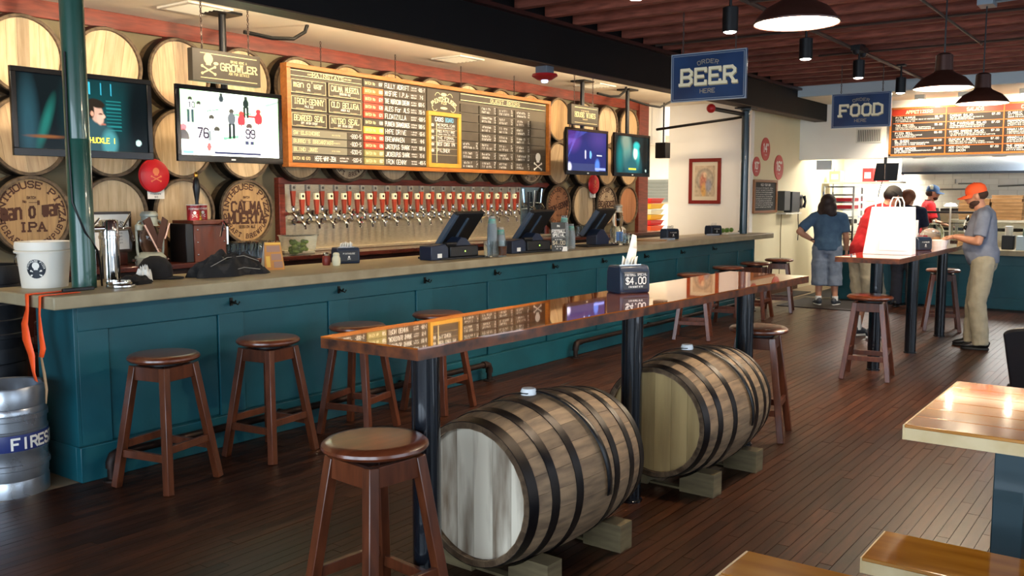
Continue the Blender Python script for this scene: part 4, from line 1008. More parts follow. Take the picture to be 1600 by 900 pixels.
napkin((11.95, 5.3, CT), R(-25), 'black napkin dispenser near the far post, beside limes', 'p')
n4 = napkin((4.43, 2.46, 1.07), R(-28), 'navy napkin dispenser with a $4.00 card on the barrel table', '4')
n4.scale = (1, 1, 1.18)
m = MB(); m.quad((-.03, -.01, .128), (.05, .01, .128), (.075, .03, .2), (.0, -.01, .21)).quad((.0, -.01, .21), (.075, .03, .2), (.085, .05, .262), (.045, .03, .27))
o = obj('tall_napkin', m, PAPER, n4); q = o.modifiers.new('thick', 'SOLIDIFY'); q.thickness = .002
napkin((9.62, 2.1, 1.07), R(-28), 'black napkin dispenser beside the white bag on the far high table', 'p')
# bucket
bk = thing('bucket', 'white plastic bucket with a dark skull sticker on the bar corner', 'bucket', (2.73, 5.46, CT))
WPL = M('white_plastic', 'e4dfd2', .4)
obj('pail', MB().lathe([(.0, .002), (.135, .0), (.158, .225), (.166, .225), (.168, .245), (.163, .27), (.157, .27), (.15, .23), (.13, .01), (.0, .008)], 36), WPL, bk)
obj('rim_band', MB().lathe([(.159, .205), (.17, .205), (.172, .215), (.16, .222)], 36), WPL, bk)
bk.scale = (.93, .93, 1)
SK = M('sticker_navy', '16202b', .4)
def on_cyl(r_, a0): return lambda u, v: (r_*math.cos(a0+u/r_), r_*math.sin(a0+u/r_), v)
a0 = math.atan2(-.92, -.40)-.38
def cone(u, v, off=.0): r_ = .135+.023*v/.225+.0015+off; return (r_*math.cos(a0+u/.145), r_*math.sin(a0+u/.145), v)
s = MB(); ell(s, lambda u, v: cone(u, v), 0, .115, .056, .056, 24); obj('sticker', s, SK, bk)
L = MB(); P = lambda u, v: cone(u, v, .001); bones(L, P, 0, .108, .058)
text(L, 'PINTHOUSE PIZZA', P, 0, .115, .009, .007, .2, False, 'c', .3, arc=(.043, PI/2, 1)); obj('sticker_print', L, WHITET, bk)
obj('handle', MB().tube([(.166*math.cos(q), .166*math.sin(q), .2-.1*math.sin(max(0, min(1, (q-.0)/PI))*PI)) for q in [PI*i/12 for i in range(13)]], .003, 6), CHROME, bk)
# orange tape hanging over the edge, black marker
ORT = M('orange_tape', 'ff5a20', .5)
tp = thing('orange_lanyard', 'bright orange ribbon lanyard draped over the near end of the bar top', 'ribbon', (2.44, 4.95, CT))
def ribbon(pts, w_):
    m = MB(); rows = []
    for i, p in enumerate(pts):
        p = Vector(p); tw = Vector((.25*math.sin(i*1.3), -1, 0)).normalized()*w_/2; rows.append((p-tw, p+tw))
    for a, b in rows: m.v += [tuple(a), tuple(b)]
    for i in range(len(rows)-1): m.f.append((2*i, 2*i+1, 2*i+3, 2*i+2))
    return m
for nm, pts, w_ in (('ribbon', [(.25, .12, .004), (.1, .12, .004), (.01, .12, .004), (-.006, .12, -.0), (-.008, .12, -.08), (-.012, .15, -.16), (-.01, .14, -.25), (-.008, .1, -.33), (-.012, .08, -.42), (-.01, .06, -.47)], .065),
                    ('ribbon', [(.22, .0, .004), (.1, -.02, .004), (.01, -.02, .004), (-.006, -.02, 0), (-.008, -.01, -.1), (-.01, -.02, -.2), (-.008, -.03, -.28), (-.01, -.01, -.33)], .042)):
    o = obj(nm, ribbon(pts, w_), ORT, tp); q = o.modifiers.new('thick', 'SOLIDIFY'); q.thickness = .002
o = obj('tan_tail', ribbon([(-.01, -.01, -.33), (-.008, -.03, -.42), (-.01, -.05, -.5), (-.012, -.04, -.58)], .022), M('tan_ribbon', 'a98662', .7), tp); q = o.modifiers.new('thick', 'SOLIDIFY'); q.thickness = .002
obj('clip', MB().box(.15, .33, .03, .055, .006, .026), BLACK, tp, .004)
# chrome tap tower standing behind the bar edge
tw2 = thing('beer_tower', 'polished chrome double tap column behind the post', 'beer tap', (3.14, 5.45, CT))
obj('column', MB().lathe([(.0, .0), (.058, .0), (.058, .27), (.062, .272), (.062, .288), (.058, .29), (.058, .375), (.05, .388), (.0, .39)], 32), CHROME, tw2)
obj('faucet', MB().tube([(-.05, -.02, .335), (-.16, -.02, .335)], .022, 12).tube([(-.16, -.02, .335), (-.18, -.02, .3), (-.185, -.02, .25)], [.016, .013, .01], 10).tube([(.05, 0, .33), (.14, 0, .33), (.16, 0, .25)], .014, 10), CHROME, tw2)
obj('lever', MB().tube([(-.12, -.02, .35), (-.07, -.02, .4)], .007, 8).tube([(.1, 0, .345), (.15, 0, .42)], .008, 8), CHROME, tw2)
pl = thing('steel_lids', 'two round steel lids stacked on the bar beside the post', 'lids', (2.96, 5.03, CT))
obj('lid', MB().lathe([(.0, .0), (.082, .0), (.085, .008), (.082, .02), (.0, .022)], 30), CHROME, pl); obj('lid', MB().lathe([(.0, .022), (.07, .022), (.073, .03), (.07, .042), (.0, .043)], 30, (-.012, 0, 0)), CHROME, pl)
# cloth, cap, paper, shirt
def blob(sx, sy, h, seed, nx=26, ny=18, rough_=.35, flat=False):
    r_ = np.random.default_rng(seed); ph = r_.uniform(0, 6.28, (6, 3)); fq = r_.uniform(4, 13, (6, 2))
    m = MB(); V = {}
    for j in range(ny+1):
        for i in range(nx+1):
            u, v = -1+2*i/nx, -1+2*j/ny
            d = math.sqrt(u*u+v*v); e = 1+.12*math.sin(3*math.atan2(v, u)+ph[0][0])+.08*math.sin(7*math.atan2(v, u)+ph[1][0])
            s_ = min(1, d) if d > 0 else 0
            # map square to rounded disc
            k = 1/max(abs(u), abs(v), 1e-6)*d if d > 0 else 1
            uu, vv = u/k if d > 0 else 0, v/k if d > 0 else 0
            rr = math.hypot(uu, vv)
            base = max(0, 1-rr**2.2)**.6
            z = base*(1+rough_*sum(math.sin(fq[q][0]*uu+ph[q][0])*math.sin(fq[q][1]*vv+ph[q][1])/(1+q*.4) for q in range(6))*.45)
            V[i, j] = len(m.v); m.v.append((uu*sx*e, vv*sy*e, max(.0008, z*h)))
    for j in range(ny):
        for i in range(nx): m.f.append((V[i, j], V[i+1, j], V[i+1, j+1], V[i, j+1]))
    return m
CLOTHK = M('black_cloth', '121113', .9, col2='1b191b', scale=20)
tag(obj('bar_towel', blob(.14, .09, .05, 3), CLOTHK, loc=(3.14, 5.19, CT), rot=(0, 0, .3)), 'crumpled black towel on the bar behind the steel lids', 'towel')
cp = thing('baseball_cap', 'black cap with a small white mark lying on the bar', 'cap', (3.42, 5.4, CT), R(-60))
obj('crown', MB().lathe([(.105, .0), (.108, .04), (.1, .09), (.07, .13), (.03, .148), (.0, .15)], 28), CLOTHK, cp)
obj('brim', MB().prism([(.1*math.cos(a), .1*math.sin(a)) for a in [PI*i/12-PI/2 for i in range(13)]]+[(.19*math.cos(a), .1*math.sin(a)) for a in [PI/2-PI*i/12 for i in range(13)]][1:-1], .004, .012), CLOTHK, cp)
obj('emblem', MB().ball((0.0, -.108, .06), (.02, .004, .014), 8, 6), WHITET, cp)
tag(obj('crumpled_paper', blob(.055, .045, .085, 9, 16, 14, .8), PAPER, loc=(3.24, 5.24, CT)), 'crumpled white paper against the black cap', 'paper')
PLAID = M('dark_plaid_cloth', '17171a', .9, col2='2c2b2a', scale=14, lo=.5, hi=.6)
ps = thing('folded_shirt', 'dark plaid shirt heaped on the bar right of the cap', 'shirt', (3.86, 5.26, CT), .05)
obj('cloth', blob(.3, .14, .13, 12, 34, 20, .5), PLAID, ps)
obj('sleeve', blob(.12, .08, .05, 14, 18, 12, .5), PLAID, ps, loc=(.2, -.06, 0))
obj('stripe', MB().tube([(-.2, -.1, .075), (-.05, -.08, .125), (.1, -.07, .13), (.24, -.06, .085)], .0025, 5).tube([(-.12, -.13, .03), (.05, -.13, .055), (.22, -.12, .03)], .0025, 5), M('plaid_line', '8a8a86', .9), ps)
# tent card, shakers
tc = thing('menu_tent', 'folded table tent card with orange picture panels', 'menu card', (4.36, 5.38, CT), R(-20))
o = obj('card', MB().quad((-.075, -.045, 0), (.075, -.045, 0), (.06, 0, .2), (-.06, 0, .2)).quad((-.075, .045, 0), (.075, .045, 0), (.06, 0, .2), (-.06, 0, .2)).quad((-.075, -.045, 0), (-.075, .045, 0), (-.06, 0, .2)), M('card_orange', 'c8873c', .5), tc)
L = MB(); P = lambda u, v: (u, -.0475+v*.225, v); rect(L, P, -.05, .05, .13, .175); rect(L, P, -.02, .055, .07, .115); rect(L, P, -.005, .06, .015, .06); obj('panel', L, M('card_pinkish', 'a07a68', .5), tc)
L = MB(); rect(L, P, -.058, .058, .183, .195); rect(L, P, -.06, -.03, .02, .1); obj('panel', L, M('card_yellow', 'e6b84c', .5), tc)
obj('back_face', MB().quad((-.077, -.042, .001), (-.077, .046, .001), (-.0625, .001, .2)), M('card_bluewhite', 'c8d0da', .6), tc)
for (x, y, m_, lab) in ((4.88, 5.38, M('pepper_red', '7a2c22', .4), 'red pepper flake shaker beside the napkin dispenser'), (4.9, 5.29, M('cheese_cream', 'd8d3b4', .4), 'cream cheese shaker beside the napkin dispenser')):
    t = thing('shaker', lab, 'shaker', (x, y, CT), 0, 'shakers on the bar')
    obj('jar', MB().lathe([(.0, 0), (.028, 0), (.033, .02), (.032, .055), (.024, .075), (.0, .075)], 18), m_, t); obj('cap', MB().lathe([(.025, .075), (.026, .09), (.018, .1), (.0, .102)], 18), CHROME if m_.name != 'cheese_cream' else m_, t)
# registers
REGB = M('register_black', '0b0d11', .5); REGE = M('register_edge', '3d4c5e', .35); REGN = M('register_navy', '18243a', .4)
def register(x, y, lab, pr=True):
    t = thing('register', lab, 'register', (x, y, CT), R(-6), 'point of sale registers along the bar')
    obj('base', MB().box(-.2, .34, -.13, .16, 0, .018), REGB, t, .004)
    # leaning screen, its back towards the room
    a = R(33); up = Vector((math.sin(a)*.35, -math.sin(a), math.cos(a))).normalized(); rt = Vector((1, .12, 0)).normalized(); nrm = rt.cross(up)
    o_ = Vector((-.02, .13, .1)); W_, H_ = .39, .36
    def q(u, v, d): return o_+rt*u+up*v+nrm*d
    obj('display', MB().hexa([q(0, 0, -.018), q(W_, 0, -.018), q(W_, 0, .018), q(0, 0, .018), q(0, H_, -.018), q(W_, H_, -.018), q(W_, H_, .018), q(0, H_, .018)]), REGB, t, .006)
    obj('side_trim', MB().hexa([q(-.006, .02, -.02), q(.035, .02, -.02), q(.035, .02, .022), q(-.006, .02, .022), q(-.006, H_-.02, -.02), q(.035, H_-.02, -.02), q(.035, H_-.02, .022), q(-.006, H_-.02, .022)]), REGE, t, .004)
    obj('back_ridge', MB().hexa([q(.17, .02, .015), q(.19, .02, .015), q(.19, .02, .03), q(.17, .02, .03), q(.17, H_-.05, .015), q(.19, H_-.05, .015), q(.19, H_-.05, .03), q(.17, H_-.05, .03)]), REGE, t)
    obj('stand', MB().prism([(-.02, .0), (.2, .0), (.22, .06), (.12, .16), (.06, .17), (-.02, .1)], -.05, .09, lambda u, v, h: (u+.06, h, v+.012)), REGN, t, .006)
    if pr:
        d = obj('printer', MB().prism([(-.1, 0), (.1, 0), (.1, .1), (.06, .135), (-.1, .12)], -.12, .03, lambda u, v, h: (u-.2, h, v+.0)), REGN, t, .008)
        obj('sticker', MB().box(-.23, -.18, -.122, -.1205, .02, .055), WHITET, d)
        obj('roller', MB().tube([(-.12, -.1, .13), (.0, -.1, .13)], .018, 10), REGB, d)
        b = obj('cash_box', MB().box(-.08, .26, -.12, .06, .018, .11), REGB, t, .008)
        obj('indicator', MB().box(.09, .1, -.1225, -.12, .06, .07), M('green_led', '8cd850', .4, emit='b8ff60', estr=1.5), b)
    return t
register(6.03, 5.12, 'register nearest the camera, with a navy printer at its left')
register(7.16, 5.12, 'register in the middle, behind the football special card')
register(8.42, 5.14, 'register farthest along the bar, without a printer in front', False)
# football special card
fs = thing('special_card', 'black standing card reading FOOTBALL SPECIAL $4.00', 'sign', (7.46, 4.91, CT), R(-35))
P0 = lambda u, v: (u, .1*v, v)
obj('card', MB().hexa([(-.075, 0, 0), (.075, 0, 0), (.075, .006, 0), (-.075, .006, 0), (-.075, .028, .28), (.075, .028, .28), (.075, .034, .28), (-.075, .034, .28)]), M('card_charcoal', '2e302e', .5), fs)
L = MB(); P = lambda u, v: (u, .1*v-.002, v)
text(L, 'FOOTBALL', P, 0, .18, .026, .0135, .2, False); text(L, 'SPECIAL', P, 0, .145, .026, .0135, .2, False); text(L, 'PH', P, 0, .235, .018, wt=.2); rect(L, P, -.07, .07, .212, .214); rect(L, P, -.07, .07, .132, .134)
scrib(L, P, -.04, .04, .108, .011); scrib(L, P, -.05, .05, .04, .014); scrib(L, P, -.03, .03, .018, .012); obj('lettering', L, WHITET, fs)
L = MB(); text(L, '$4.00', P, 0, .065, .035, .02, .18, False); obj('price', L, M('price_tan', 'b3a68c', .6), fs)
obj('corner_sticker', MB().hexa([(.03, -.003, .0), (.085, -.003, .0), (.085, -.001, .0), (.03, -.001, .0), (.045, .002, .045), (.085, .002, .045), (.085, .004, .045), (.045, .004, .045)]), PAPER, fs)
# stacked plastic cups, glasses
CUP = M('clear_plastic_cup', 'e4ecee', .1, trans=.8, ior=1.12); CUPG = M('cup_print_green', '4d9a86', .4)
def cup_stack(x, y, n, lab, h=.12, r0=.028, r1=.045, inv=True):
    t = thing('cup_stack', lab, 'cups', (x, y, CT), 0, 'stacks of clear cups')
    st_ = .017
    for i in range(n):
        z = i*st_
        pr = [(r1+.002, z), (r1, z+.006), (r0, z+h), (r0-.002, z+h), (.0, z+h)] if True else None
        obj('cup', MB().lathe(pr, 20), CUP, t)
    obj('print_band', MB().lathe([(r0+.009, (n-1)*st_+h*.45), (r0+.004, (n-1)*st_+h*.8)], 20), CUPG, t)
cup_stack(6.48, 4.98, 15, 'tallest stack of clear plastic cups by the nearest register'); cup_stack(6.62, 4.99, 9, 'shorter stack of clear plastic cups right of the tallest stack')
cup_stack(7.72, 5.02, 14, 'tall stack of clear plastic cups right of the football special card'); cup_stack(7.86, 5.03, 9, 'short stack of clear plastic cups nearest the far register')
GLS = MB().lathe([(.0, .0), (.034, .0), (.036, .006), (.044, .14), (.042, .14), (.034, .012), (.0, .012)], 20).mesh('pint_glass'); GLS.materials.append(GLASS)
def glass(x, y, z, lab, grp, inv=False):
    o = bpy.data.objects.new('pint_glass', GLS); COL.objects.link(o); o.location = (x, y, z+(.14 if inv else 0)); 
    if inv: o.rotation_euler = (PI, 0, 0)
    return tag(o, lab, 'glass', grp)
glass(6.36, 4.93, CT, 'clear pint glass in front of the nearest register', 'glasses on the bar'); glass(6.5, 4.88, CT, 'clear pint glass holding brown drink before the cup stacks', 'glasses on the bar'); glass(7.62, 4.95, CT, 'clear pint glass left of the far cup stacks', 'glasses on the bar')
tag(obj('beer', MB().lathe([(.0, 0), (.0335, 0), (.039, .08), (.0, .08)], 18), M('brown_beer', '6b3a20', .2), loc=(6.5, 4.88, CT+.0125)), 'brown drink inside a pint glass by the cups', 'drink')
gj = thing('glass_jar', 'large clear glass jar of blue labels by the far register', 'jar', (8.98, 5.14, CT))
obj('jar', MB().lathe([(.0, .0), (.068, .0), (.074, .02), (.074, .16), (.06, .19), (.062, .2), (.058, .2), (.056, .19), (.07, .16), (.07, .02), (.0, .012)], 26), GLASS, gj); obj('label', MB().lathe([(.0755, .04), (.0755, .14)], 10, a0=3.6, a1=4.8), M('label_blue', '4a72a8', .5), gj)
gj = thing('glass_mug', 'clear glass mug left of the large jar by the far register', 'mug', (8.86, 4.97, CT))
obj('bowl', MB().lathe([(.0, .0), (.05, .0), (.055, .02), (.055, .13), (.052, .13), (.05, .02), (.0, .014)], 22), GLASS, gj); obj('handle', MB().tube([(.05, 0, .03), (.09, 0, .045), (.095, 0, .085), (.052, 0, .11)], .008, 8), GLASS, gj)
cb = thing('card_reader', 'small dark card reader on the bar beside the jar', 'card reader', (9.32, 5.2, CT), R(-20)); obj('body', MB().box(-.05, .05, -.04, .04, 0, .09), M('reader_teal', '27484c', .4), cb, .006); obj('keypad', MB().box(-.035, .035, -.042, -.04, .02, .05), BLACK, cb)
obj('screen', MB().box(-.035, .035, -.042, -.04, .06, .08), M('reader_screen', '8a9a90', .3), cb)
tag(obj('wooden_board', MB().lathe([(.0, 0), (.2, 0), (.2, .014), (.0, .014)], 30), M('board_tan', '9a744c', .5), loc=(9.9, 5.2, CT)), 'round thin wooden board on the bar before the far napkin dispensers', 'board')
tag(obj('coaster_stack', MB().box(-.08, .08, -.06, .06, 0, .02), M('coaster_grey', '9aa4b4', .7), loc=(10.2, 5.12, CT)), 'small stack of grey cards left of a napkin dispenser', 'cards', 'card stacks')
tag(obj('coaster_stack', MB().box(-.08, .08, -.06, .06, 0, .02), M('coaster_grey', '9aa4b4', .7), loc=(11.72, 5.2, CT)), 'small stack of grey cards by the limes end of the bar', 'cards', 'card stacks')
tag(obj('cutting_board', MB().box(-.36, .3, -.14, .14, 0, .018), M('board_white', 'd8d4c8', .5), None, .004, loc=(12.42, 5.25, CT), rot=(0, 0, -.05)), 'white cutting board under the limes at the far post', 'cutting board')
LIME = M('lime_green', '4a6a1c', .4, col2='5f8228', scale=8)
for i in range(5):
    x, y = 12.17+.085*i, 5.27+.02*(i % 2)
    tag(obj('lime', MB().ball((0, 0, .032), (.04, .033, .032), 14, 10), LIME, loc=(x, y, CT+.018)), 'green lime on the cutting board, %s from the left' % ordn[i], 'lime', 'limes on the cutting board')
tag(obj('marker', MB().tube([(-.06, 0, .01), (.06, .02, .01)], .009, 8), BLACK, loc=(12.66, 5.2, CT+.018)), 'black marker on the white cutting board', 'marker')
# ------------------------------------------------------------------ things on the back counter
def lantern(loc, lab, metal, glassy):
    t = thing('lantern', lab, 'lantern', loc)
    obj('base', MB().lathe([(.0, 0), (.11, 0), (.115, .02), (.115, .06), (.085, .09), (.06, .1), (.0, .1)], 28), metal, t)
    obj('globe', MB().lathe([(.058, .1), (.075, .15), (.075, .24), (.055, .3)], 24, cap=False), glassy, t)
    obj('chimney', MB().lathe([(.075, .3), (.06, .31), (.058, .37), (.066, .375), (.066, .39), (.05, .41), (.0, .415)], 24), metal, t)
    for s_ in (-1, 1): obj('side_tube', MB().tube([(s_*.1, 0, .05), (s_*.11, 0, .12), (s_*.112, 0, .3), (s_*.085, 0, .335), (s_*.05, 0, .34)], .01, 8), metal, t)
    obj('knob', MB().tube([(.115, 0, .04), (.155, 0, .04)], .01, 8), CHROME, t); obj('knob', MB().tube([(-.115, 0, .04), (-.155, 0, .04)], .01, 8), CHROME, t)
    return t
lt = lantern((4.05, 6.45, BT), 'grey-blue barn lantern wearing a brown scarf on the back counter', M('lantern_greyblue', '8e9690', .45, .2), GLASS)
sc = obj('scarf', MB().hexa([(-.11, -.08, .34), (-.06, -.09, .37), (.03, -.1, .14), (-.02, -.1, .12), (-.1, -.085, .34), (-.05, -.095, .37), (.03, -.105, .14), (-.02, -.105, .12)]).hexa([(.11, -.08, .34), (.06, -.09, .37), (-.02, -.1, .14), (.03, -.1, .12), (.1, -.085, .34), (.05, -.095, .37), (-.02, -.105, .14), (.03, -.105, .12)]), M('scarf_brown', '3a2420', .9), lt)
obj('trim', MB().tube([(-.1, -.095, .31), (-.05, -.108, .2), (0, -.11, .1)], .006, 6).tube([(.115, -.09, .32), (.06, -.108, .2)], .006, 6), M('scarf_trim', 'c8a8a0', .9), sc)
obj('filler_cap', MB().lathe([(.03, .27), (.03, .31), (.0, .315)], 14, (-.1, -.02, 0)), M('lantern_greyblue', ''), lt)
l2 = lantern((11.3, 6.45, BT), 'clear glass lantern with a tin cap by the BEARDED SEAL barrel', M('lantern_tin', '9c988c', .4, .4), GLASS)
# beer engine
be = thing('beer_engine', 'wooden beer engine box with a black and brass pump handle', 'beer pump', (4.52, 6.5, BT))
BRW = M('engine_wood', '4a2216', .4, col2='5c2c1c', scale=4, stretch=(6, 6, 1), coat=.3)
obj('cabinet', MB().box(-.13, .17, -.13, .13, 0, .3), BRW, be, .005); obj('lid_board', MB().box(-.145, .185, -.145, .145, .3, .335), BRW, be, .005)
obj('side_board', MB().box(-.2, -.13, -.12, .1, 0, .31), BLACK, be, .005)
for zz in (.06, .16, .26):
    for xx in (-.1, .15): obj('screw', MB().ball((xx, -.131, zz), .008, 8, 6), CHROME, be)
ph = obj('pump_handle', MB().lathe([(.016, .42), (.013, .48), (.022, .54), (.03, .6), (.022, .66), (.014, .68)], 18, (-.02, -.02, 0)), BLACK, be)
obj('handle_brass', MB().lathe([(.04, .335), (.04, .35), (.032, .36), (.03, .4), (.018, .42)], 18, (-.02, -.02, 0)).lathe([(.014, .68), (.018, .7), (.012, .72), (.0, .725)], 14, (-.02, -.02, 0)), M('brass', 'b58a3c', .25, 1.), ph)
obj('spout', MB().tube([(.1, -.14, .3), (.1, -.2, .32), (.1, -.24, .28), (.1, -.24, .14)], .012, 8).tube([(.1, -.2, .32), (.05, -.22, .2)], .009, 8), CHROME, be)
cf = thing('copper_tank', 'brown metal canister beside the wooden beer engine', 'canister', (4.21, 6.62, BT)); obj('drum', MB().lathe([(.0, 0), (.085, 0), (.085, .3), (.07, .33), (.0, .335)], 24), M('copper_brown', '5e3a22', .35, .5), cf); obj('seam', MB().lathe([(.0865, .27), (.0865, .28)], 24), BLACKM, cf)
CANR = M('can_red', '9c1c22', .35)
for (x, lab) in ((4.42, 'red tin mug with skull mark on the beer engine'), (4.6, 'red tin mug with round mark on the beer engine')):
    t = thing('red_mug', lab, 'mug', (x, 6.57 if x > 4.5 else 6.42, BT+.335), 0, 'red mugs'); obj('body', MB().lathe([(.0, 0), (.048, 0), (.05, .12), (.046, .12), (.044, .01)], 22), CANR, t); obj('rim', MB().lathe([(.05, .118), (.052, .126), (.045, .126)], 22), WPL, t)
    L = MB(); P = on_cyl(.0505, -PI/2-.35); bones(L, P, 0, .045, .035); text(L, 'PINTHOUSE', P, 0, .085, .012, .008, .2, False); obj('print', L, WHITET, t)
ct = thing('certificate', 'dark framed PINTHOUSE certificate leaning on the back counter', 'picture frame', (3.83, 6.6, BT+.1))
obj('frame', MB().box(-.16, .16, 0, .02, .29, .31).box(-.16, .16, 0, .02, 0, .02).box(-.16, -.142, 0, .02, .02, .29).box(.142, .16, 0, .02, .02, .29), M('frame_dark', '2a1c16', .4), ct)
obj('sheet', MB().box(-.142, .142, .008, .014, .02, .29), PAPER, ct); L = MB(); P = lambda u, v: (u, .006, v); text(L, 'PINTHOUSE', P, 0, .05, .03, .02, .18, True, arc=(.17, PI/2, 1)); text(L, 'PIZZA', P, 0, .19, .016, wt=.2)
obj('title', L, M('print_grey', '3c3a36', .7), ct); L = MB()
for q in range(4): scrib(L, P, -.09, .09, .14-.025*q, .009)
obj('print', L, M('print_grey', '3c3a36', .7), ct)
obj('easel', MB().box(-.12, .12, .0, .08, -.1, 0), DKWD, ct, .004)
gi = 0
for (xa, n, rows, lab) in ((4.78, 6, 3, 'upturned pint glass left of the tap wall'), (10.35, 9, 2, 'upturned pint glass right of the tap wall')):
    for j in range(rows):
        for i in range(n):
            x, y = xa+.093*i+(.02 if j % 2 else 0), 6.42+.1*j
            if 10.9 < x < 11.6: continue
            glass(x, y, BT, lab + ', row %s, glass %s' % (ordn[j], ordn[i]), lab.replace('upturned pint glass', 'glasses'), True)
lc = thing('lime_tub', 'clear plastic tub of cut limes at the left end of the tap wall', 'tub', (5.52, 6.45, BT))
obj('tub', MB().hexa([(-.12, -.08, 0), (.12, -.08, 0), (.12, .08, 0), (-.12, .08, 0), (-.14, -.1, .17), (.14, -.1, .17), (.14, .1, .17), (-.14, .1, .17)]), M('clear_tub', 'eef4f0', .05, trans=.96, ior=1.1), lc); obj('lid', MB().box(-.15, .15, -.11, .11, .17, .182), MATS['clear_tub'], lc, .004)
LW_ = M('lime_wedge', '8fa03c', .5, orand=.2)
for i in range(26): obj('lime_wedge', MB().ball((rng.uniform(-.09, .09), rng.uniform(-.055, .055), .02+.11*i/26), (.03, .02, .018), 8, 6), LW_, lc)
# frisbees and price card on the wall
for (x, lab) in ((4.27, 'red frisbee with a gold skull mark on the wall behind the lantern'), (11.06, 'red frisbee hung between barrel heads at the right')):
    t = thing('frisbee', lab, 'frisbee', (x, 6.71, 1.76), 0, 'red frisbees'); obj('disc', MB().lathe([(.0, -.03), (.1, -.028), (.128, -.018), (.136, .0), (.13, .0), (.12, -.012), (.0, -.02)], 36, axis='Y'), M('frisbee_red', 'c01c24', .35), t)
    L = MB(); bones(L, lambda u, v: (u, -.0315, v), 0, 0, .08); obj('print', L, M('frisbee_gold', 'd8784a', .5), t)
    obj('hanger', MB().tube([(0, 0, .0), (0, .1, .02)], .006, 6), BLACKM, t)
    t = thing('price_card', 'small white card under the ' + ('left' if x < 5 else 'right') + ' red frisbee', 'card', (x+.02 if x < 5 else x, 6.72, 1.62), 0, 'frisbee price cards'); obj('card', MB().box(-.075, .075, 0, .003, -.045, .045), PAPER, t)
    L = MB(); P = lambda u, v: (u, -.001, v); scrib(L, P, -.06, .06, .015, .012); scrib(L, P, -.05, .05, -.01, .012); text(L, '$10', P, 0, -.036, .014, wt=.16, slab=False); obj('print', L, M('print_grey', ''), t)
# ------------------------------------------------------------------ kegs at the bar's near end
KEG = M('keg_steel', 'b4bbc4', .3, .85, col2='98a0aa', scale=6, rvar=.08, bump=.05); KEGD = M('keg_dark', '3a3e44', .45, .6, col2='2c2e33', scale=7)
def keg(loc, lab, mat, band=None):
    t = thing('beer_keg', lab, 'keg', loc, 0, 'kegs at the end of the bar')
    obj('shell', MB().lathe([(.0, .06), (.17, .06), (.195, .08), (.2, .12), (.2, .145), (.208, .15), (.208, .175), (.2, .18), (.2, .24), (.205, .25), (.205, .26), (.2, .265), (.2, .335), (.205, .345), (.205, .355), (.2, .36), (.2, .41), (.208, .415), (.208, .44), (.2, .445), (.198, .47), (.18, .5), (.1, .515), (.0, .52)], 48), mat, t)
    obj('bottom_rim', MB().lathe([(.19, .1), (.2, .08), (.2, .0), (.192, .0), (.19, .1)], 48), mat, t)
    obj('top_rim', MB().lathe([(.19, .47), (.2, .48), (.203, .58), (.197, .59), (.185, .585), (.188, .58), (.184, .49)], 48), mat, t)
    obj('valve', MB().lathe([(.05, .515), (.05, .54), (.03, .55), (.0, .55)], 20), CHROME, t)
    if band:
        obj('label_band', MB().lathe([(.2025, .245), (.2065, .26), (.2065, .33), (.2025, .345)], 48), M('band_blue', '23306a', .4), t)
        L = MB(); a0 = math.atan2(-5.0, -2.2); P = lambda u, v: (.2085*math.cos(a0+u/.2085), .2085*math.sin(a0+u/.2085), v)
        text(L, 'FIRESTONE', P, .02, .268, .055, .036, .22, False, 'l', .35); obj('lettering', L, WHITET, t)
    else:
        obj('print_ring', MB().lathe([(.2015, .42), (.2055, .43), (.2015, .45)], 48), M('ring_grey', '5a666e', .5), t)
    return t
keg((2.3, 5.1, 0), 'shiny steel keg with a blue lettered band in front', KEG, True)
keg((2.57, 5.86, 0), 'dark keg on the floor at the left edge, under another keg', KEGD)
keg((2.57, 5.86, .595), 'dark keg stacked on top of another at the left edge', KEGD)
tag(obj('plastic_cup', MB().lathe([(.0, 0), (.05, 0), (.065, .13), (.063, .13), (.048, .004), (.0, .004)], 20), CUP, loc=(2.57, 5.82, 1.15)), 'clear plastic cup on the top keg at the left edge', 'cup')
cy = thing('gas_cylinder', 'dented silver cylinder standing between the keg and the bar end', 'cylinder', (2.52, 5.32, 0)); obj('body', MB().lathe([(.0, 0), (.055, 0), (.06, .02), (.06, .3), (.05, .36), (.03, .4), (.02, .42), (.0, .42)], 20), M('silver_foil', 'a9aaa4', .3, .9, bump=.6, scale=25), cy)
obj('valve', MB().tube([(0, 0, .42), (0, 0, .46)], .016, 8).tube([(-.05, 0, .45), (.05, 0, .45)], .012, 8), CHROME, cy)
# under-counter shelf with glasses seen past the bar end
us = thing('under_shelf', 'low wooden shelf of glasses inside the bar behind the lanyard', 'shelf', (2.82, 5.85, 0)); obj('upper_board', MB().box(0, 1.2, -.2, .25, .64, .67), DKWD, us); obj('lower_board', MB().box(0, 1.2, -.2, .25, .3, .33), DKWD, us); obj('box', MB().box(.05, .9, -.15, .2, .33, .6), M('cardboard_brown', '6b432a', .7), us); obj('side', MB().box(1.2, 1.23, -.2, .25, 0, .7), DKWD, us)
for i in range(4):
    for j in range(2): glass(2.87+.1*i, 5.72+.1*j, .671, 'pint glass on the low shelf in the bar, %s row, %s from left' % (('front', 'back')[j], ordn[i]), 'glasses on the low shelf', True)
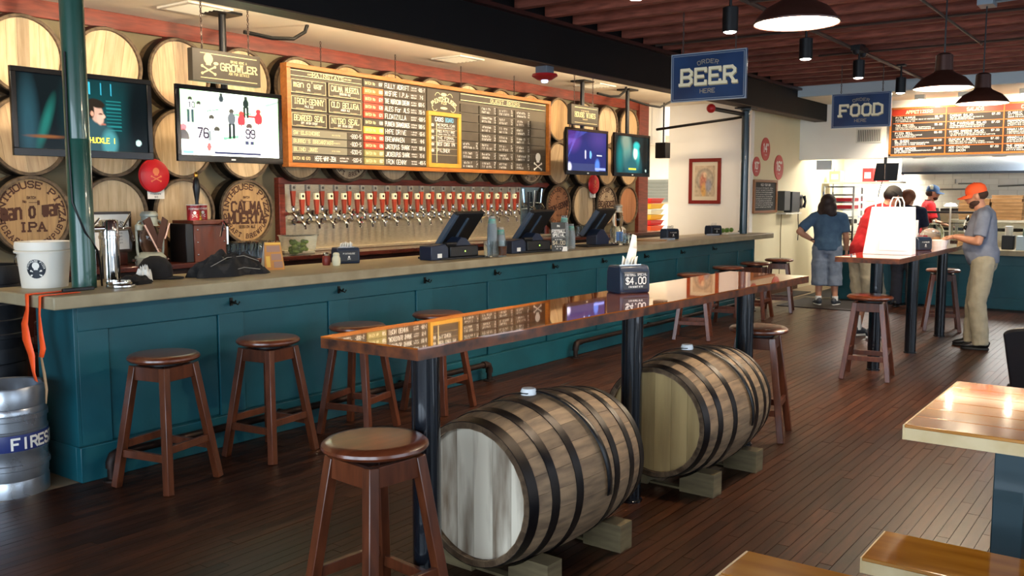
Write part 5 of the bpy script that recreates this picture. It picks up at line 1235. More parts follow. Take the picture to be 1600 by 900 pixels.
# ------------------------------------------------------------------ wall decoration past the bar
pf = thing('framed_print', 'red-framed art print on the white wall beyond the bar', 'picture', (13.5, 6.14, 1.83))
obj('frame', MB().box(-.03, 0, -.27, .27, .3, .355).box(-.03, 0, -.27, .27, -.355, -.3).box(-.03, 0, -.27, -.215, -.3, .3).box(-.03, 0, .215, .27, -.3, .3), M('frame_red', '7a2018', .35, coat=.4), pf, .003)
obj('matboard', MB().box(-.012, 0, -.215, .215, -.3, .3), M('mat_cream', 'cdbfa4', .7), pf)
pr = Ras(40, 56, 'b8a488'); pr.ell(.5, .55, .42, .36, '8d8272', .1).ell(.5, .55, .36, .3, 'a79a84', .1).ell(.42, .45, .16, .3, 'b0705a', .3).ell(.5, .7, .09, .09, 'c8a888', .2).ell(.45, .2, .12, .22, 'c89a58', .4).ell(.68, .35, .14, .2, '8e8e96', .4).noise(14, .1)
pr.grid('print', lambda u, v: (-.014, -u, v), -.17, .17, -.24, .24, M('print_paper', '000000', .6, attr='pic'), pf)
DISC = M('pizza_disc_red', 'b5342a', .5)
for (x, z, r_, tx, lab) in ((13.72, 2.05, .15, '10"', 'small red wall disc reading 10 inch behind the post'), (14.08, 2.33, .18, '14"', 'red wall disc reading 14 inch, highest of three'), (14.68, 2.06, .2, '16"', 'largest red wall disc reading 16 inch')):
    t = thing('pizza_size_disc', lab, 'sign', (x, 5.4, z), 0, 'red pizza size discs'); obj('disc', MB().lathe([(r_, 0), (r_, -.012), (.0, -.012)], 36, axis='Y'), DISC, t)
    L = MB(); P = lambda u, v: (u, -.0135, v); text(L, tx, P, 0, -.04*r_/.18, .12*r_/.18, .07*r_/.18, .2, True, 'c', .15); scrib(L, P, -.05, .05, -.1*r_/.18, .018); obj('lettering', L, WHITET, t)
cb = thing('rules_chalkboard', 'brown-framed chalkboard of white writing on the ivory wall', 'chalkboard', (14.1, 5.4, 1.59))
obj('frame', MB().box(-.5, .5, -.03, 0, .22, .26).box(-.5, .5, -.03, 0, -.26, -.22).box(-.5, -.44, -.03, 0, -.22, .22).box(.44, .5, -.03, 0, -.22, .22), M('frame_oak', '8a5a34', .5), cb, .003)
obj('slate', MB().box(-.44, .44, -.015, 0, -.22, .22), M('slate_dark', '22231f', .7), cb); L = MB(); P = lambda u, v: (u, -.017, v); text(L, 'HOLD YOUR OWN', P, 0, .165, .034, .024, .16, False); 
for q in range(10): scrib(L, P, -.4, rng.uniform(.25, .4), .12-.033*q, .02, .14)
obj('writing', L, CHALK, cb)
t = thing('wall_phone', 'black wall telephone with a hanging cord on the ivory wall', 'telephone', (15.62, 5.4, 1.5)); obj('body', MB().box(-.1, .1, -.07, 0, -.12, .12), BLACK, t, .012); obj('handset', MB().tube([(.05, -.1, -.1), (.07, -.12, 0), (.05, -.1, .1)], [.03, .02, .03], 10), BLACK, t)
obj('cord', MB().tube([(-.02, -.03, -.12), (-.04, -.04, -.3), (.0, -.04, -.5), (-.03, -.04, -.66)], .008, 6), BLACK, t)
t = thing('credit_terminal', 'grey wall-mounted equipment boxes beside the telephone', 'equipment box', (15.0, 5.4, 1.5)); obj('box', MB().box(-.32, -.05, -.12, 0, -.14, .18), M('eq_grey', '4a4a46', .5), t, .008); obj('box', MB().box(-.02, .36, -.14, 0, -.17, .17), M('eq_dark', '2b2c2c', .5), t, .008); obj('shelf_plate', MB().box(-.35, .4, -.16, 0, -.2, -.18), VENT, t)
obj('cable', MB().tube([(-.2, -.03, -.2), (-.22, -.03, -.5), (-.2, -.03, -.9), (-.25, -.03, -1.3)], .008, 6), M('cable_tan', '7a6a48', .6), t)
# passage: crate stack, shuttered hatch
for i, c in enumerate(('e0a820', 'd84a20', 'b81c20', 'e0a820', 'd8d6c8', 'e0a820', 'c02020')):
    t = thing('food_bin', 'plastic bin in the passage stack, %s from the bottom' % ordn[i], 'bin', (14.35, 7.6, .9+.095*i), 0, 'coloured bins stacked in the passage')
    obj('tray', MB().hexa([(-.2, -.16, 0), (.2, -.16, 0), (.2, .16, 0), (-.2, .16, 0), (-.24, -.2, .085), (.24, -.2, .085), (.24, .2, .085), (-.24, .2, .085)]), M('bin_'+c, c, .45), t); obj('lip', MB().box(-.25, .25, -.21, .21, .078, .088), M('bin_'+c, c), t)
t = thing('bin_cart', 'white cart under the coloured bins in the passage', 'cart', (14.35, 7.6, 0)); obj('shelf', MB().box(-.3, .3, -.25, .25, .87, .9), VENT, t)
for sx in (-.27, .27):
    for sy in (-.22, .22): obj('leg', MB().tube([(sx, sy, 0), (sx, sy, .87)], .015, 8), VENT, t)
t = thing('wall_grille', 'grey louvred wall unit in the passage', 'vent', (16.48, 8.35, 1.7)); obj('frame', MB().box(-.06, 0, -.45, .45, -.22, .22), M('grille_grey', '7c7f78', .5), t)
for q in range(6): obj('slat', MB().box(-.075, -.06, -.42, .42, -.19+.065*q, -.15+.065*q), M('grille_slat', '6a6d66', .5), t)
# ------------------------------------------------------------------ kitchen soffit: vent and food menu
t = thing('wall_vent', 'white louvred vent on the kitchen soffit under the FOOD sign', 'vent', (15.66, 4.26, 2.58)); obj('frame', MB().box(-.015, 0, -.2, .2, -.115, .115), VENT, t)
for q in range(13): obj('slat', MB().box(-.02, -.015, -.18+.028*q, -.166+.028*q, -.095, .095), M('vent_slot', '6a6860', .7), t)
fm = thing('food_menu_board', 'red-ruled food menu board on the kitchen soffit', 'menu board', (15.62, 0, 0))
FMR = M('food_menu_red', 'b0301c', .5); FMO = M('food_menu_orange', 'c8642a', .5); FMB = M('food_menu_black', '211a16', .6)
obj('backing', MB().box(0, .03, -.6, 3.9, 2.25, 2.985), FMB, fm); obj('frame', MB().box(-.02, .035, -.6, 3.93, 2.97, 3.0).box(-.02, .035, -.6, 3.93, 2.235, 2.265).box(-.02, .035, 3.9, 3.93, 2.235, 3.0), FRW, fm)
obj('title_strip', MB().box(-.006, 0, -.6, 3.9, 2.88, 2.97), FMR, fm)
P = lambda u, v: (-.0085, -u, v); L = MB(); T = MB()
cols = [(-3.88, -3.1, 'APPETIZERS'), (-3.08, -2.3, 'SALADS'), (-2.28, -1.3, 'CLASSIC PIZZAS'), (-1.28, -.3, '')]
items = [['PITA HUMMUS', 'TWO PRETZEL', 'PIZZA ROLL', 'EL QUESO', 'HOUSE NACHOS'], ['CAESAR SALAD', 'THE PINTHOUSE SALAD', 'MIXED GREENS SALAD', "DUNCAN'S SALAD", 'ADD CHICKEN'], ['CLASSIC CHEESE', 'PEPPERONI', 'HAWAIIAN', 'ARMADILLO', 'THE GREEK'], ['', '', '', '', '']]
for ci, (a, b, ti) in enumerate(cols):
    text(T, ti, P, (a+b)/2, 2.9, .045, .03, .2); obj('divider', MB().box(-.012, 0, -b-.012, -b+.004, 2.26, 2.97), FMO, fm)
    for r_ in range(5):
        z1 = 2.87-r_*.122; obj('rule', MB().box(-.01, 0, -b, -a, z1-.006, z1+.006), FMO, fm)
        text(L, items[ci][r_], P, a+.04, z1-.048, .03, .0215, .16, False, 'l', .25); text(L, '$5.00' if ci == 0 else '$7.00', P, b-.05, z1-.048, .028, .018, .15, False, 'r', .25)
        if ci == 1 and r_ == 4: text(L, 'ADD BACON', P, a+.04, z1-.095, .03, .0215, .16, False, 'l', .25)
        else: scrib(L, P, a+.04, a+rng.uniform(.45, .7), z1-.076, .018, .18); scrib(L, P, a+.04, a+rng.uniform(.3, .7), z1-.102, .018, .18)
obj('writing', L, CHALK, fm); obj('titles', T, CREAMT, fm)
# ------------------------------------------------------------------ kitchen equipment
hd = thing('range_hood', 'long stainless range hood under the food menu', 'hood', (17.0, 1.5, 2.0)); obj('canopy', MB().prism([(0, 0), (1.1, 0), (1.1, .62), (.35, .62), (0, .28)], -3.0, 2.55, lambda u, v, h: (u, h, v)), M('hood_steel', 'aab0b6', .16, 1.), hd); obj('lip', MB().box(-.02, .02, -3.0, 2.55, -.03, .01), M('hood_lip', '30343a', .3, .8), hd)
sh = thing('kitchen_shelf', 'white wall shelf with red boxes above the tray rack', 'shelf', (16.9, 4.7, 1.82)); obj('board', MB().box(0, .45, -.65, .68, 0, .03), VENT, sh)
for yy in (-.6, .62): obj('upright', MB().tube([(.42, yy, -.8), (.42, yy, .3)], .015, 8), CHROME, sh)
for i, (y, w_, h_, c, lab) in enumerate(((5.2, .2, .2, 'c8b878', 'tan carton at the left of the kitchen shelf'), (4.9, .22, .14, 'e0d8cc', 'white carton on the kitchen shelf'), (4.62, .18, .24, 'b0201e', 'red carton with a white mark on the kitchen shelf'), (4.38, .16, .2, 'b83028', 'red carton right of the marked one on the kitchen shelf'))):
    t = thing('carton', lab, 'box', (17.1, y, 1.85), 0, 'cartons on the kitchen shelf'); obj('box', MB().box(-.1, .1, -w_/2, w_/2, 0, h_), M('carton_'+c, c, .6), t, .003); obj('mark', MB().box(-.102, -.1, -w_*.3, w_*.3, h_*.25, h_*.7), WHITET, t)
rk = thing('tray_rack', 'tall metal sheet-pan rack with red bins in the kitchen', 'rack', (16.2, 4.8, 0))
for sx in (-.25, .25):
    for sy in (-.25, .25): obj('post', MB().box(sx-.015, sx+.015, sy-.015, sy+.015, .08, 1.76), CHROME, rk)
obj('top_frame', MB().box(-.26, .26, -.26, .26, 1.74, 1.765), CHROME, rk)
trays = []
for i in range(11):
    z = .35+.125*i
    t = thing('sheet_tray', 'metal sheet tray on the kitchen rack, %s from the bottom' % ordn[i], 'tray', (16.2, 4.8, z), 0, 'trays on the kitchen rack'); obj('pan', MB().box(-.24, .24, -.23, .23, 0, .012).box(-.24, -.232, -.23, .23, .012, .03).box(-.24, .24, -.23, -.222, .012, .03).box(-.24, .24, .222, .23, .012, .03), CHROME, t)
    if i in (8, 9): obj('red_bin', MB().box(-.23, .2, -.21, .21, .013, .09), M('bin_crimson', '9c1420', .5), t, .006)
    elif i in (6, 4): obj('contents', MB().box(-.22, .2, -.2, .05, .013, .1), M('dark_contents', '1c1816', .6) if i == 6 else M('dough', 'd8c8a0', .7), t, .02)
for i in range(4): obj('caster', MB().lathe([(.04, -.015), (.04, .015)], 14, ((-.25, .25)[i % 2], (-.25, .25)[i//2], .04), 'Y'), BLACK, rk)
mo = thing('order_monitor', 'black monitor on a ceiling arm under the soffit', 'monitor', (15.45, 3.92, 1.98))
obj('panel', MB().prism([(-.19, -.14), (.17, -.14), (.2, .14), (-.14, .14)], -.02, .02, lambda u, v, h: (h-.1*v, -u, v)), BLACK, mo, .006); obj('arm', MB().tube([(.1, .04, -.1), (.12, .04, .24)], .025, 8).box(-.03, .08, .0, .14, -.14, .12), BLACKM, mo); obj('wire', MB().tube([(.05, .06, -.14), (.04, .1, -.3), (.06, .12, -.42)], .006, 5), BLACK, mo)
obj('bright_edge', MB().box(-.06, -.03, -.005, .005, -.12, .12), CHROME, mo)
tag(obj('paper_sheet', MB().box(-.005, .005, -.13, .13, -.08, .08), M('sheet_bluish', 'c3c8cc', .7), loc=(15.75, 5.0, 2.12)), 'pale sheet hanging under the soffit left of the bright shelf', 'paper')
tag(obj('gas_pipe', MB().tube([(18.12, 1.95, 2.0), (18.12, 1.95, 1.8), (18.12, 2.4, 1.78), (18.12, 2.7, 1.77)], .014, 8), M('pipe_grey', '8a8c86', .4, .6)), 'bent grey pipe on the tiled kitchen wall', 'pipe')
t = thing('utensil_rack', 'grey wire hook rack on the tiled wall by the cook', 'rack', (18.17, 3.45, 1.72)); obj('bar', MB().tube([(0, .3, 0), (0, -.45, .0), (0, -.5, .06), (0, -.45, .1), (0, -.1, .1)], .012, 8), M('pipe_grey', ''), t); obj('hook', MB().tube([(0, -.05, .1), (0, -.05, .18)], .012, 8), M('pipe_grey', ''), t)
# work line behind the order counter
wl = thing('prep_line', 'stainless prep line with glass guard behind the order counter', 'counter', (16.8, 1.6, 0)); obj('cabinet', MB().box(0, .7, -3, 2.3, 0, 1.0), STEEL, wl); obj('guard', MB().box(-.02, 0, -3, 2.2, 1.0, 1.3), GLASS, wl)
dk = thing('oven_deck', 'dark oven top along the kitchen line behind the cook', 'oven', (17.4, 1.6, 0)); obj('body', MB().box(.12, .75, -3, 1.9, 0, 1.38), M('oven_dark', '2c2b2a', .4, .5), dk); obj('panel', MB().box(.1, .12, -3, 1.9, 1.05, 1.3), STEEL, dk)
BOXC = M('pizza_box_card', 'a07a50', .75, col2='8c683f', scale=6, orand=.1)
bi = 0
for (y, n, z0) in ((2.65, 6, 1.235), (2.2, 7, 1.235)):
    for i in range(n):
        t = thing('pizza_box', 'brown pizza box in the %s stack by the orange cap, %s from bottom' % ('left' if y > 2.4 else 'right', ordn[i]), 'pizza box', (15.85, y+rng.uniform(-.012, .012), z0+.054*i), 0, 'stacked pizza boxes')
        obj('tray', MB().box(-.22, .22, -.21, .21, 0, .036), BOXC, t, .002); obj('lid', MB().box(-.222, .22, -.212, .212, .037, .05), BOXC, t, .002)
t = thing('box_shelf', 'steel pass shelf under the pizza boxes', 'shelf', (15.85, 2.4, 0)); obj('board', MB().box(-.25, .25, -.6, .6, 1.2, 1.233), STEEL, t)
for sy in (-.55, .55): obj('leg', MB().box(-.2, -.16, sy-.02, sy+.02, 0, 1.2), STEEL, t); obj('leg', MB().box(.16, .2, sy-.02, sy+.02, 0, 1.2), STEEL, t)
# things on the order counter
KT = .84
t = thing('cake_dome', 'glass cake dome with cookies on the order counter', 'cake stand', (14.62, 3.0, KT)); obj('plate', MB().lathe([(.0, 0), (.09, 0), (.02, .03), (.02, .07), (.15, .08), (.15, .09), (.0, .09)], 26), VENT, t); obj('dome', MB().lathe([(.145, .09), (.145, .25), (.1, .34), (.02, .37)], 28, cap=False), GLASS, t); obj('knob', MB().ball((0, 0, .385), .02, 10, 8), VENT, t)
for i in range(9): obj('cookie', MB().lathe([(.0, 0), (.045, 0), (.045, .018), (.0, .022)], 14, (.06*math.cos(i*2.1), .06*math.sin(i*2.1), .09+.02*(i//3))), M('cookie_tan', 'c89a62', .8), t)
t = thing('glass_guard', 'clear glass display case on the order counter', 'display case', (14.75, 3.0, KT)); obj('case', MB().box(.12, .3, -.55, .45, .35, .36).box(.28, .3, -.55, .45, 0, .35).box(.1, .12, -.55, .45, .0, .5), GLASS, t); obj('lid', MB().box(.1, .3, -.55, .5, .5, .53), M('case_dark', '2a2420', .4), t)
t = thing('ticket_lamp', 'small round white lamp on a stem on the order counter', 'lamp', (14.5, 2.76, KT)); obj('stem', MB().tube([(0, 0, 0), (0, 0, .6)], .012, 8), VENT, t); obj('head', MB().lathe([(.0, .66), (.06, .65), (.09, .62), (.085, .61), (.0, .615)], 22), M('lamp_white_lit', 'f0ece0', .5, emit='fff4e0', estr=1.5), t); obj('foot', MB().lathe([(.06, 0), (.06, .012), (.0, .014)], 18), VENT, t)
t = thing('card_caddy', 'pale blue caddy of folders on the order counter right of the man', 'caddy', (14.6, 1.78, KT)); obj('caddy', MB().box(-.09, .09, -.12, .12, 0, .2), M('caddy_blue', 'b8ccd4', .4), t, .006)
for q in range(3): obj('folder', MB().lathe([(.1, -.004), (.1, .004)], 20, (0.02, -.06+.05*q, .22), 'Y'), M('folder_green', '7a8c76', .5), t)
t = thing('paper_cup_stack', 'white paper cups in a black holder on the order counter', 'cups', (14.7, 2.02, KT)); obj('holder', MB().box(-.07, .07, -.08, .08, 0, .2), BLACK, t, .01); obj('cups', MB().lathe([(.05, .2), (.055, .33), (.0, .335)], 20), VENT, t)
t = thing('drink_poster', 'bright standing drink poster on the order counter at the right edge', 'sign', (14.5, 1.5, KT)); obj('card', MB().box(-.01, .01, -.16, .12, 0, .62), M('poster_cream', 'd8cfa8', .5), t)
L = MB(); P = lambda u, v: (-.012, -u, v); rect(L, P, -.12, .16, .06, .16); obj('band', L, M('poster_red', 'c03a28', .5), t); L = MB(); rect(L, P, -.12, .16, .17, .27); ell(L, P, .0, .4, .06, .08); obj('shape', L, M('poster_yellow', 'e2b83c', .5), t); L = MB(); rect(L, P, -.03, .02, .28, .38); ell(L, P, -.04, .5, .06, .03); obj('shape', L, M('poster_green', '3f6a3c', .5), t)
t = thing('soda_tower', 'dark equipment with a blue top at the right edge of the kitchen', 'dispenser', (15.6, 1.35, 0)); obj('body', MB().box(-.2, .2, -.3, .2, 0, 1.75), M('tower_navy', '1a2238', .4), t, .02); obj('display', MB().box(-.22, -.2, -.2, .1, 1.6, 1.8), M('tower_grey', '8a94a0', .4), t)
# things on the far high table
TT = 1.07
bag = thing('paper_bag', 'large white paper shopping bag with twisted handles on the far high table', 'bag', (8.78, 2.16, TT), R(3))
BAGW = M('bag_white', 'f2f2f0', .75, col2='eaeaee', scale=3)
obj('sack', MB().hexa([(-.1, -.2, 0), (.1, -.2, 0), (.1, .22, 0), (-.1, .22, 0), (-.03, -.19, .43), (.06, -.19, .43), (.06, .17, .43), (-.03, .17, .43)]), BAGW, bag, .004, label=None)
obj('fold_flap', MB().hexa([(-.104, -.17, .04), (-.1, -.17, .04), (-.1, .08, .04), (-.104, .08, .04), (-.091, -.17, .14), (-.087, -.17, .14), (-.087, .08, .14), (-.091, .08, .14)]), M('bag_flap', 'e4e4ea', .75), bag)
for (x, y0, y1) in ((-.03, -.03, -.11), (.05, .03, -.06), (-.02, .08, .14)):
    obj('handle', MB().tube([(x, y0, .4), (x, y0+(y1-y0)*.05, .47), (x, y0+(y1-y0)*.3, .515), (x, y0+(y1-y0)*.7, .515), (x, y0+(y1-y0)*.95, .47), (x, y1, .4)], .006, 8), BAGW, bag)
bw = thing('takeout_bowl', 'white round takeout tub under the hands of the man in the orange cap', 'tub', (10.45, 2.08, TT)); obj('tub', MB().lathe([(.0, 0), (.07, 0), (.085, .06), (.0, .06)], 24), BAGW, bw); obj('lid', MB().lathe([(.088, .058), (.088, .068), (.0, .07)], 24), BAGW, bw)
t = thing('paper_roll', 'white paper towel roll standing behind the bag on the far table', 'paper roll', (10.1, 2.28, TT)); obj('roll', MB().lathe([(.02, .0), (.06, .0), (.06, .28), (.02, .28)], 22), BAGW, t); obj('core', MB().lathe([(.012, 0), (.012, .31)], 10), VENT, t)
t = thing('red_cup', 'red paper cup between the bag and the napkin dispenser on the far table', 'cup', (9.98, 2.15, TT)); obj('cup', MB().lathe([(.0, 0), (.035, 0), (.048, .13), (.046, .13), (.0, .01)], 20), CANR, t); obj('emblem', MB().ball((-.045, -.01, .07), (.006, .02, .03), 8, 6), WHITET, t)
t = thing('cookie_bag', 'clear bag of tan rolls on the far table by the man', 'food bag', (10.9, 2.25, TT)); obj('roll', MB().ball((0, 0, .06), (.1, .09, .06), 14, 10), M('roll_tan', 'c49a70', .7), t); obj('roll', MB().ball((.1, .06, .06), (.09, .08, .055), 14, 10), M('roll_tan', ''), t); obj('wrap', MB().ball((.02, .02, .09), (.13, .11, .085), 12, 8), CUP, t)
# ------------------------------------------------------------------ people
SKIN = M('skin', 'b98468', .5, col2='ad7a5f', scale=9)
def loft(m, pts, rad, side=(1, 0, 0), seg=16):
    pts = [Vector(p) for p in pts]; n0 = len(m.v); k = len(pts); side = Vector(side)
    for i, p in enumerate(pts):
        d = (pts[min(i+1, k-1)]-pts[max(i-1, 0)]).normalized(); b = d.cross(side).normalized(); a = b.cross(d).normalized()
        ra, rb = rad[i] if hasattr(rad[i], '__len__') else (rad[i], rad[i])
        for q in range(seg):
            t_ = 2*PI*q/seg; m.v.append(tuple(p+a*ra*math.cos(t_)+b*rb*math.sin(t_)))
    for i in range(k-1):
        for q in range(seg): a = n0+i*seg+q; b = n0+i*seg+(q+1) % seg; m.f.append((a, b, b+seg, a+seg))
    m.f.append(tuple(n0+q for q in reversed(range(seg)))); m.f.append(tuple(n0+(k-1)*seg+q for q in range(seg)))
    return m
def capsule(m, pts, rad, side=(1, 0, 0)):
    side = Vector(side)
    if abs((Vector(pts[-1])-Vector(pts[0])).normalized().dot(side)) > .8: side = Vector((0, 0, 1))
    loft(m, pts, rad, side)
    for p, r_ in ((pts[0], rad[0]), (pts[-1], rad[-1])):
        r_ = r_ if not hasattr(r_, '__len__') else min(r_); m.ball(p, r_*.98, 12, 8)
def bake(m, vox, smooth=4):
    me = bpy.data.meshes.new('tmp'); me.from_pydata(m.v, [], m.f); me.update()
    o = bpy.data.objects.new('tmp', me); COL.objects.link(o)
    md = o.modifiers.new('r', 'REMESH'); md.mode = 'VOXEL'; md.voxel_size = vox
    sm_ = o.modifiers.new('s', 'SMOOTH'); sm_.iterations = smooth; sm_.factor = .5
    dg = bpy.context.evaluated_depsgraph_get(); out = bpy.data.meshes.new_from_object(o.evaluated_get(dg))
    bpy.data.objects.remove(o); bpy.data.meshes.remove(me)
    out.polygons.foreach_set('use_smooth', [True]*len(out.polygons)); return out
def merge(me, m):       # append MB geometry to a baked mesh
    bm = bmesh.new(); bm.from_mesh(me); t2 = bpy.data.meshes.new('t2'); t2.from_pydata(m.v, [], m.f); bm.from_mesh(t2); bm.to_mesh(me); bm.free(); bpy.data.meshes.remove(t2)
    me.polygons.foreach_set('use_smooth', [True]*len(me.polygons)); me.update(); return me
def hand(m, w_, d, n, thumb, curl=.5):
    w_, d, n = Vector(w_), Vector(d).normalized(), Vector(n); n = (n-d*n.dot(d)).normalized(); s_ = d.cross(n).normalized()*thumb
    loft(m, [w_-d*.02, w_+d*.01, w_+d*.05, w_+d*.09], [(.026, .019), (.03, .018), (.041, .016), (.038, .012)], s_, 12)
    for i, (off, ln) in enumerate(((.03, .92), (.01, 1.0), (-.01, .95), (-.029, .75))):
        p = w_+d*.085+s_*off; dd = d.copy(); pts = [p]
        for q, L_ in enumerate((.042, .027, .021)):
            ang = curl*(.6+.4*q); dd = (Matrix.Rotation(ang, 3, d.cross(n)) @ dd).normalized(); p = p+dd*L_*ln; pts.append(p.copy())
        m.tube(pts, [.0095, .009, .0083, .0068], 8).ball(pts[-1], .0068, 8, 6)
    p = w_+d*.03+s_*.032; dd = (d*.7+s_*.7+n*.25).normalized(); p2 = p+dd*.04; p3 = p2+(dd+d*.6).normalized()*.03
    m.tube([p-dd*.01, p2, p3], [.013, .0115, .0085], 8).ball(p3, .0085, 8, 6)
def head(m, c, yaw=0., pitch=0., s=1.):
    """head volume with face looking along local +y; returns transform"""
    T = Matrix.Translation(c) @ Matrix.Rotation(yaw, 4, 'Z') @ Matrix.Rotation(pitch, 4, 'X') @ Matrix.Scale(s, 4)
    def b(p, r_): m.ball(T @ Vector(p), tuple(q*s for q in r_), 18, 14, T.to_3x3().normalized())
    b((0, -.005, .025), (.077, .095, .09)); b((0, .02, -.045), (.06, .07, .06)); b((0, .052, -.08), (.034, .032, .028)); b((0, .08, -.005), (.045, .015, .03))
    b((0, .1, -.012), (.013, .02, .022)); b((0, .088, -.05), (.026, .012, .01)); b((0, .084, .028), (.05, .012, .01))
    for q in (-1, 1): b((q*.077, -.005, -.005), (.012, .02, .032))
    return T
def face(parent, T, brow='2a1a12'):
    for q in (-1, 1):
        e = obj('eye', MB().ball((0, 0, 0), (.011, .008, .007), 10, 8), M('eye_white', 'd8d2c8', .3), parent); e.matrix_local = T @ Matrix.Translation((q*.032, .086, .008))
        obj('pupil', MB().ball((0, .006, 0), (.005, .003, .005), 8, 6), M('eye_dark', '1c1410', .2), e)
        e = obj('eyebrow', MB().ball((0, 0, 0), (.02, .006, .005), 10, 6), M('brow_'+brow, brow, .8), parent); e.matrix_local = T @ Matrix.Translation((q*.032, .092, .034))
    e = obj('lips', MB().ball((0, 0, 0), (.022, .008, .006), 10, 6), M('lips', '8c4f42', .5), parent); e.matrix_local = T @ Matrix.Translation((0, .098, -.052))
def add(parent, nm, mb_, T, mat):
    e = obj(nm, mb_, mat, parent); e.matrix_local = T; return e
def ballcap(parent, T, mat, brimmat=None, back=None):
    c = MB(); c.lathe([(.088, .0), (.09, .03), (.082, .07), (.055, .1), (.02, .112), (.0, .113)], 28)
    c.v = [(x, y*1.16-.004, z+.03) for x, y, z in c.v]
    o = add(parent, 'cap_crown', c, T, mat)
    br_ = MB(); n = 14; up_, lo_ = [], []
    for i in range(n+1):
        a = PI*(.08+.84*i/n); ix, iy = .086*math.cos(a), .1*math.sin(a)-.004; ox, oy = .084*math.cos(a), .185*math.sin(a)+.0
        up_.append((ix, iy, .036)); lo_.append((ox, oy, .018-.02*abs(math.cos(a))))
    for i in range(n):
        a, b, c2, d = up_[i], up_[i+1], lo_[i+1], lo_[i]; z = lambda p: (p[0], p[1], p[2]-.006)
        br_.quad(a, b, c2, d); br_.quad(z(d), z(c2), z(b), z(a)); br_.quad(d, c2, z(c2), z(d))
    obj('cap_brim', br_, brimmat or mat, o); obj('cap_button', MB().ball((0, -.004, .144), (.008, .008, .005), 8, 6), mat, o)
    if back:
        add(parent, 'cap_mesh', MB().lathe([(.0905, .031), (.0835, .07), (.058, .099)], 14, a0=PI*1.05, a1=PI*1.95, mat=Matrix.Translation((0, -.008, .03)) @ Matrix.Scale(1.02, 4)), T, back)
    return o
def shoe(parent, ank, yaw, mat, sole):
    T = Matrix.Translation((ank[0], ank[1], 0)) @ Matrix.Rotation(yaw, 4, 'Z')
    m = MB(); loft(m, [(0, -.085, .05), (0, -.06, .06), (0, .02, .065), (0, .1, .045), (0, .16, .035), (0, .185, .03)], [(.02, .03), (.038, .045), (.042, .05), (.046, .03), (.04, .022), (.015, .012)], (1, 0, 0), 16); m.ball((0, -.02, .085), (.04, .055, .04), 12, 8)
    o = add(parent, 'shoe', bake(m, .008, 3), T, mat)
    sp = [(.044*math.sin(a) if True else 0, .05+.135*math.cos(a)) for a in [2*PI*i/20 for i in range(20)]]
    obj('sole', MB().prism(sp, 0, .022), sole, o, .004)
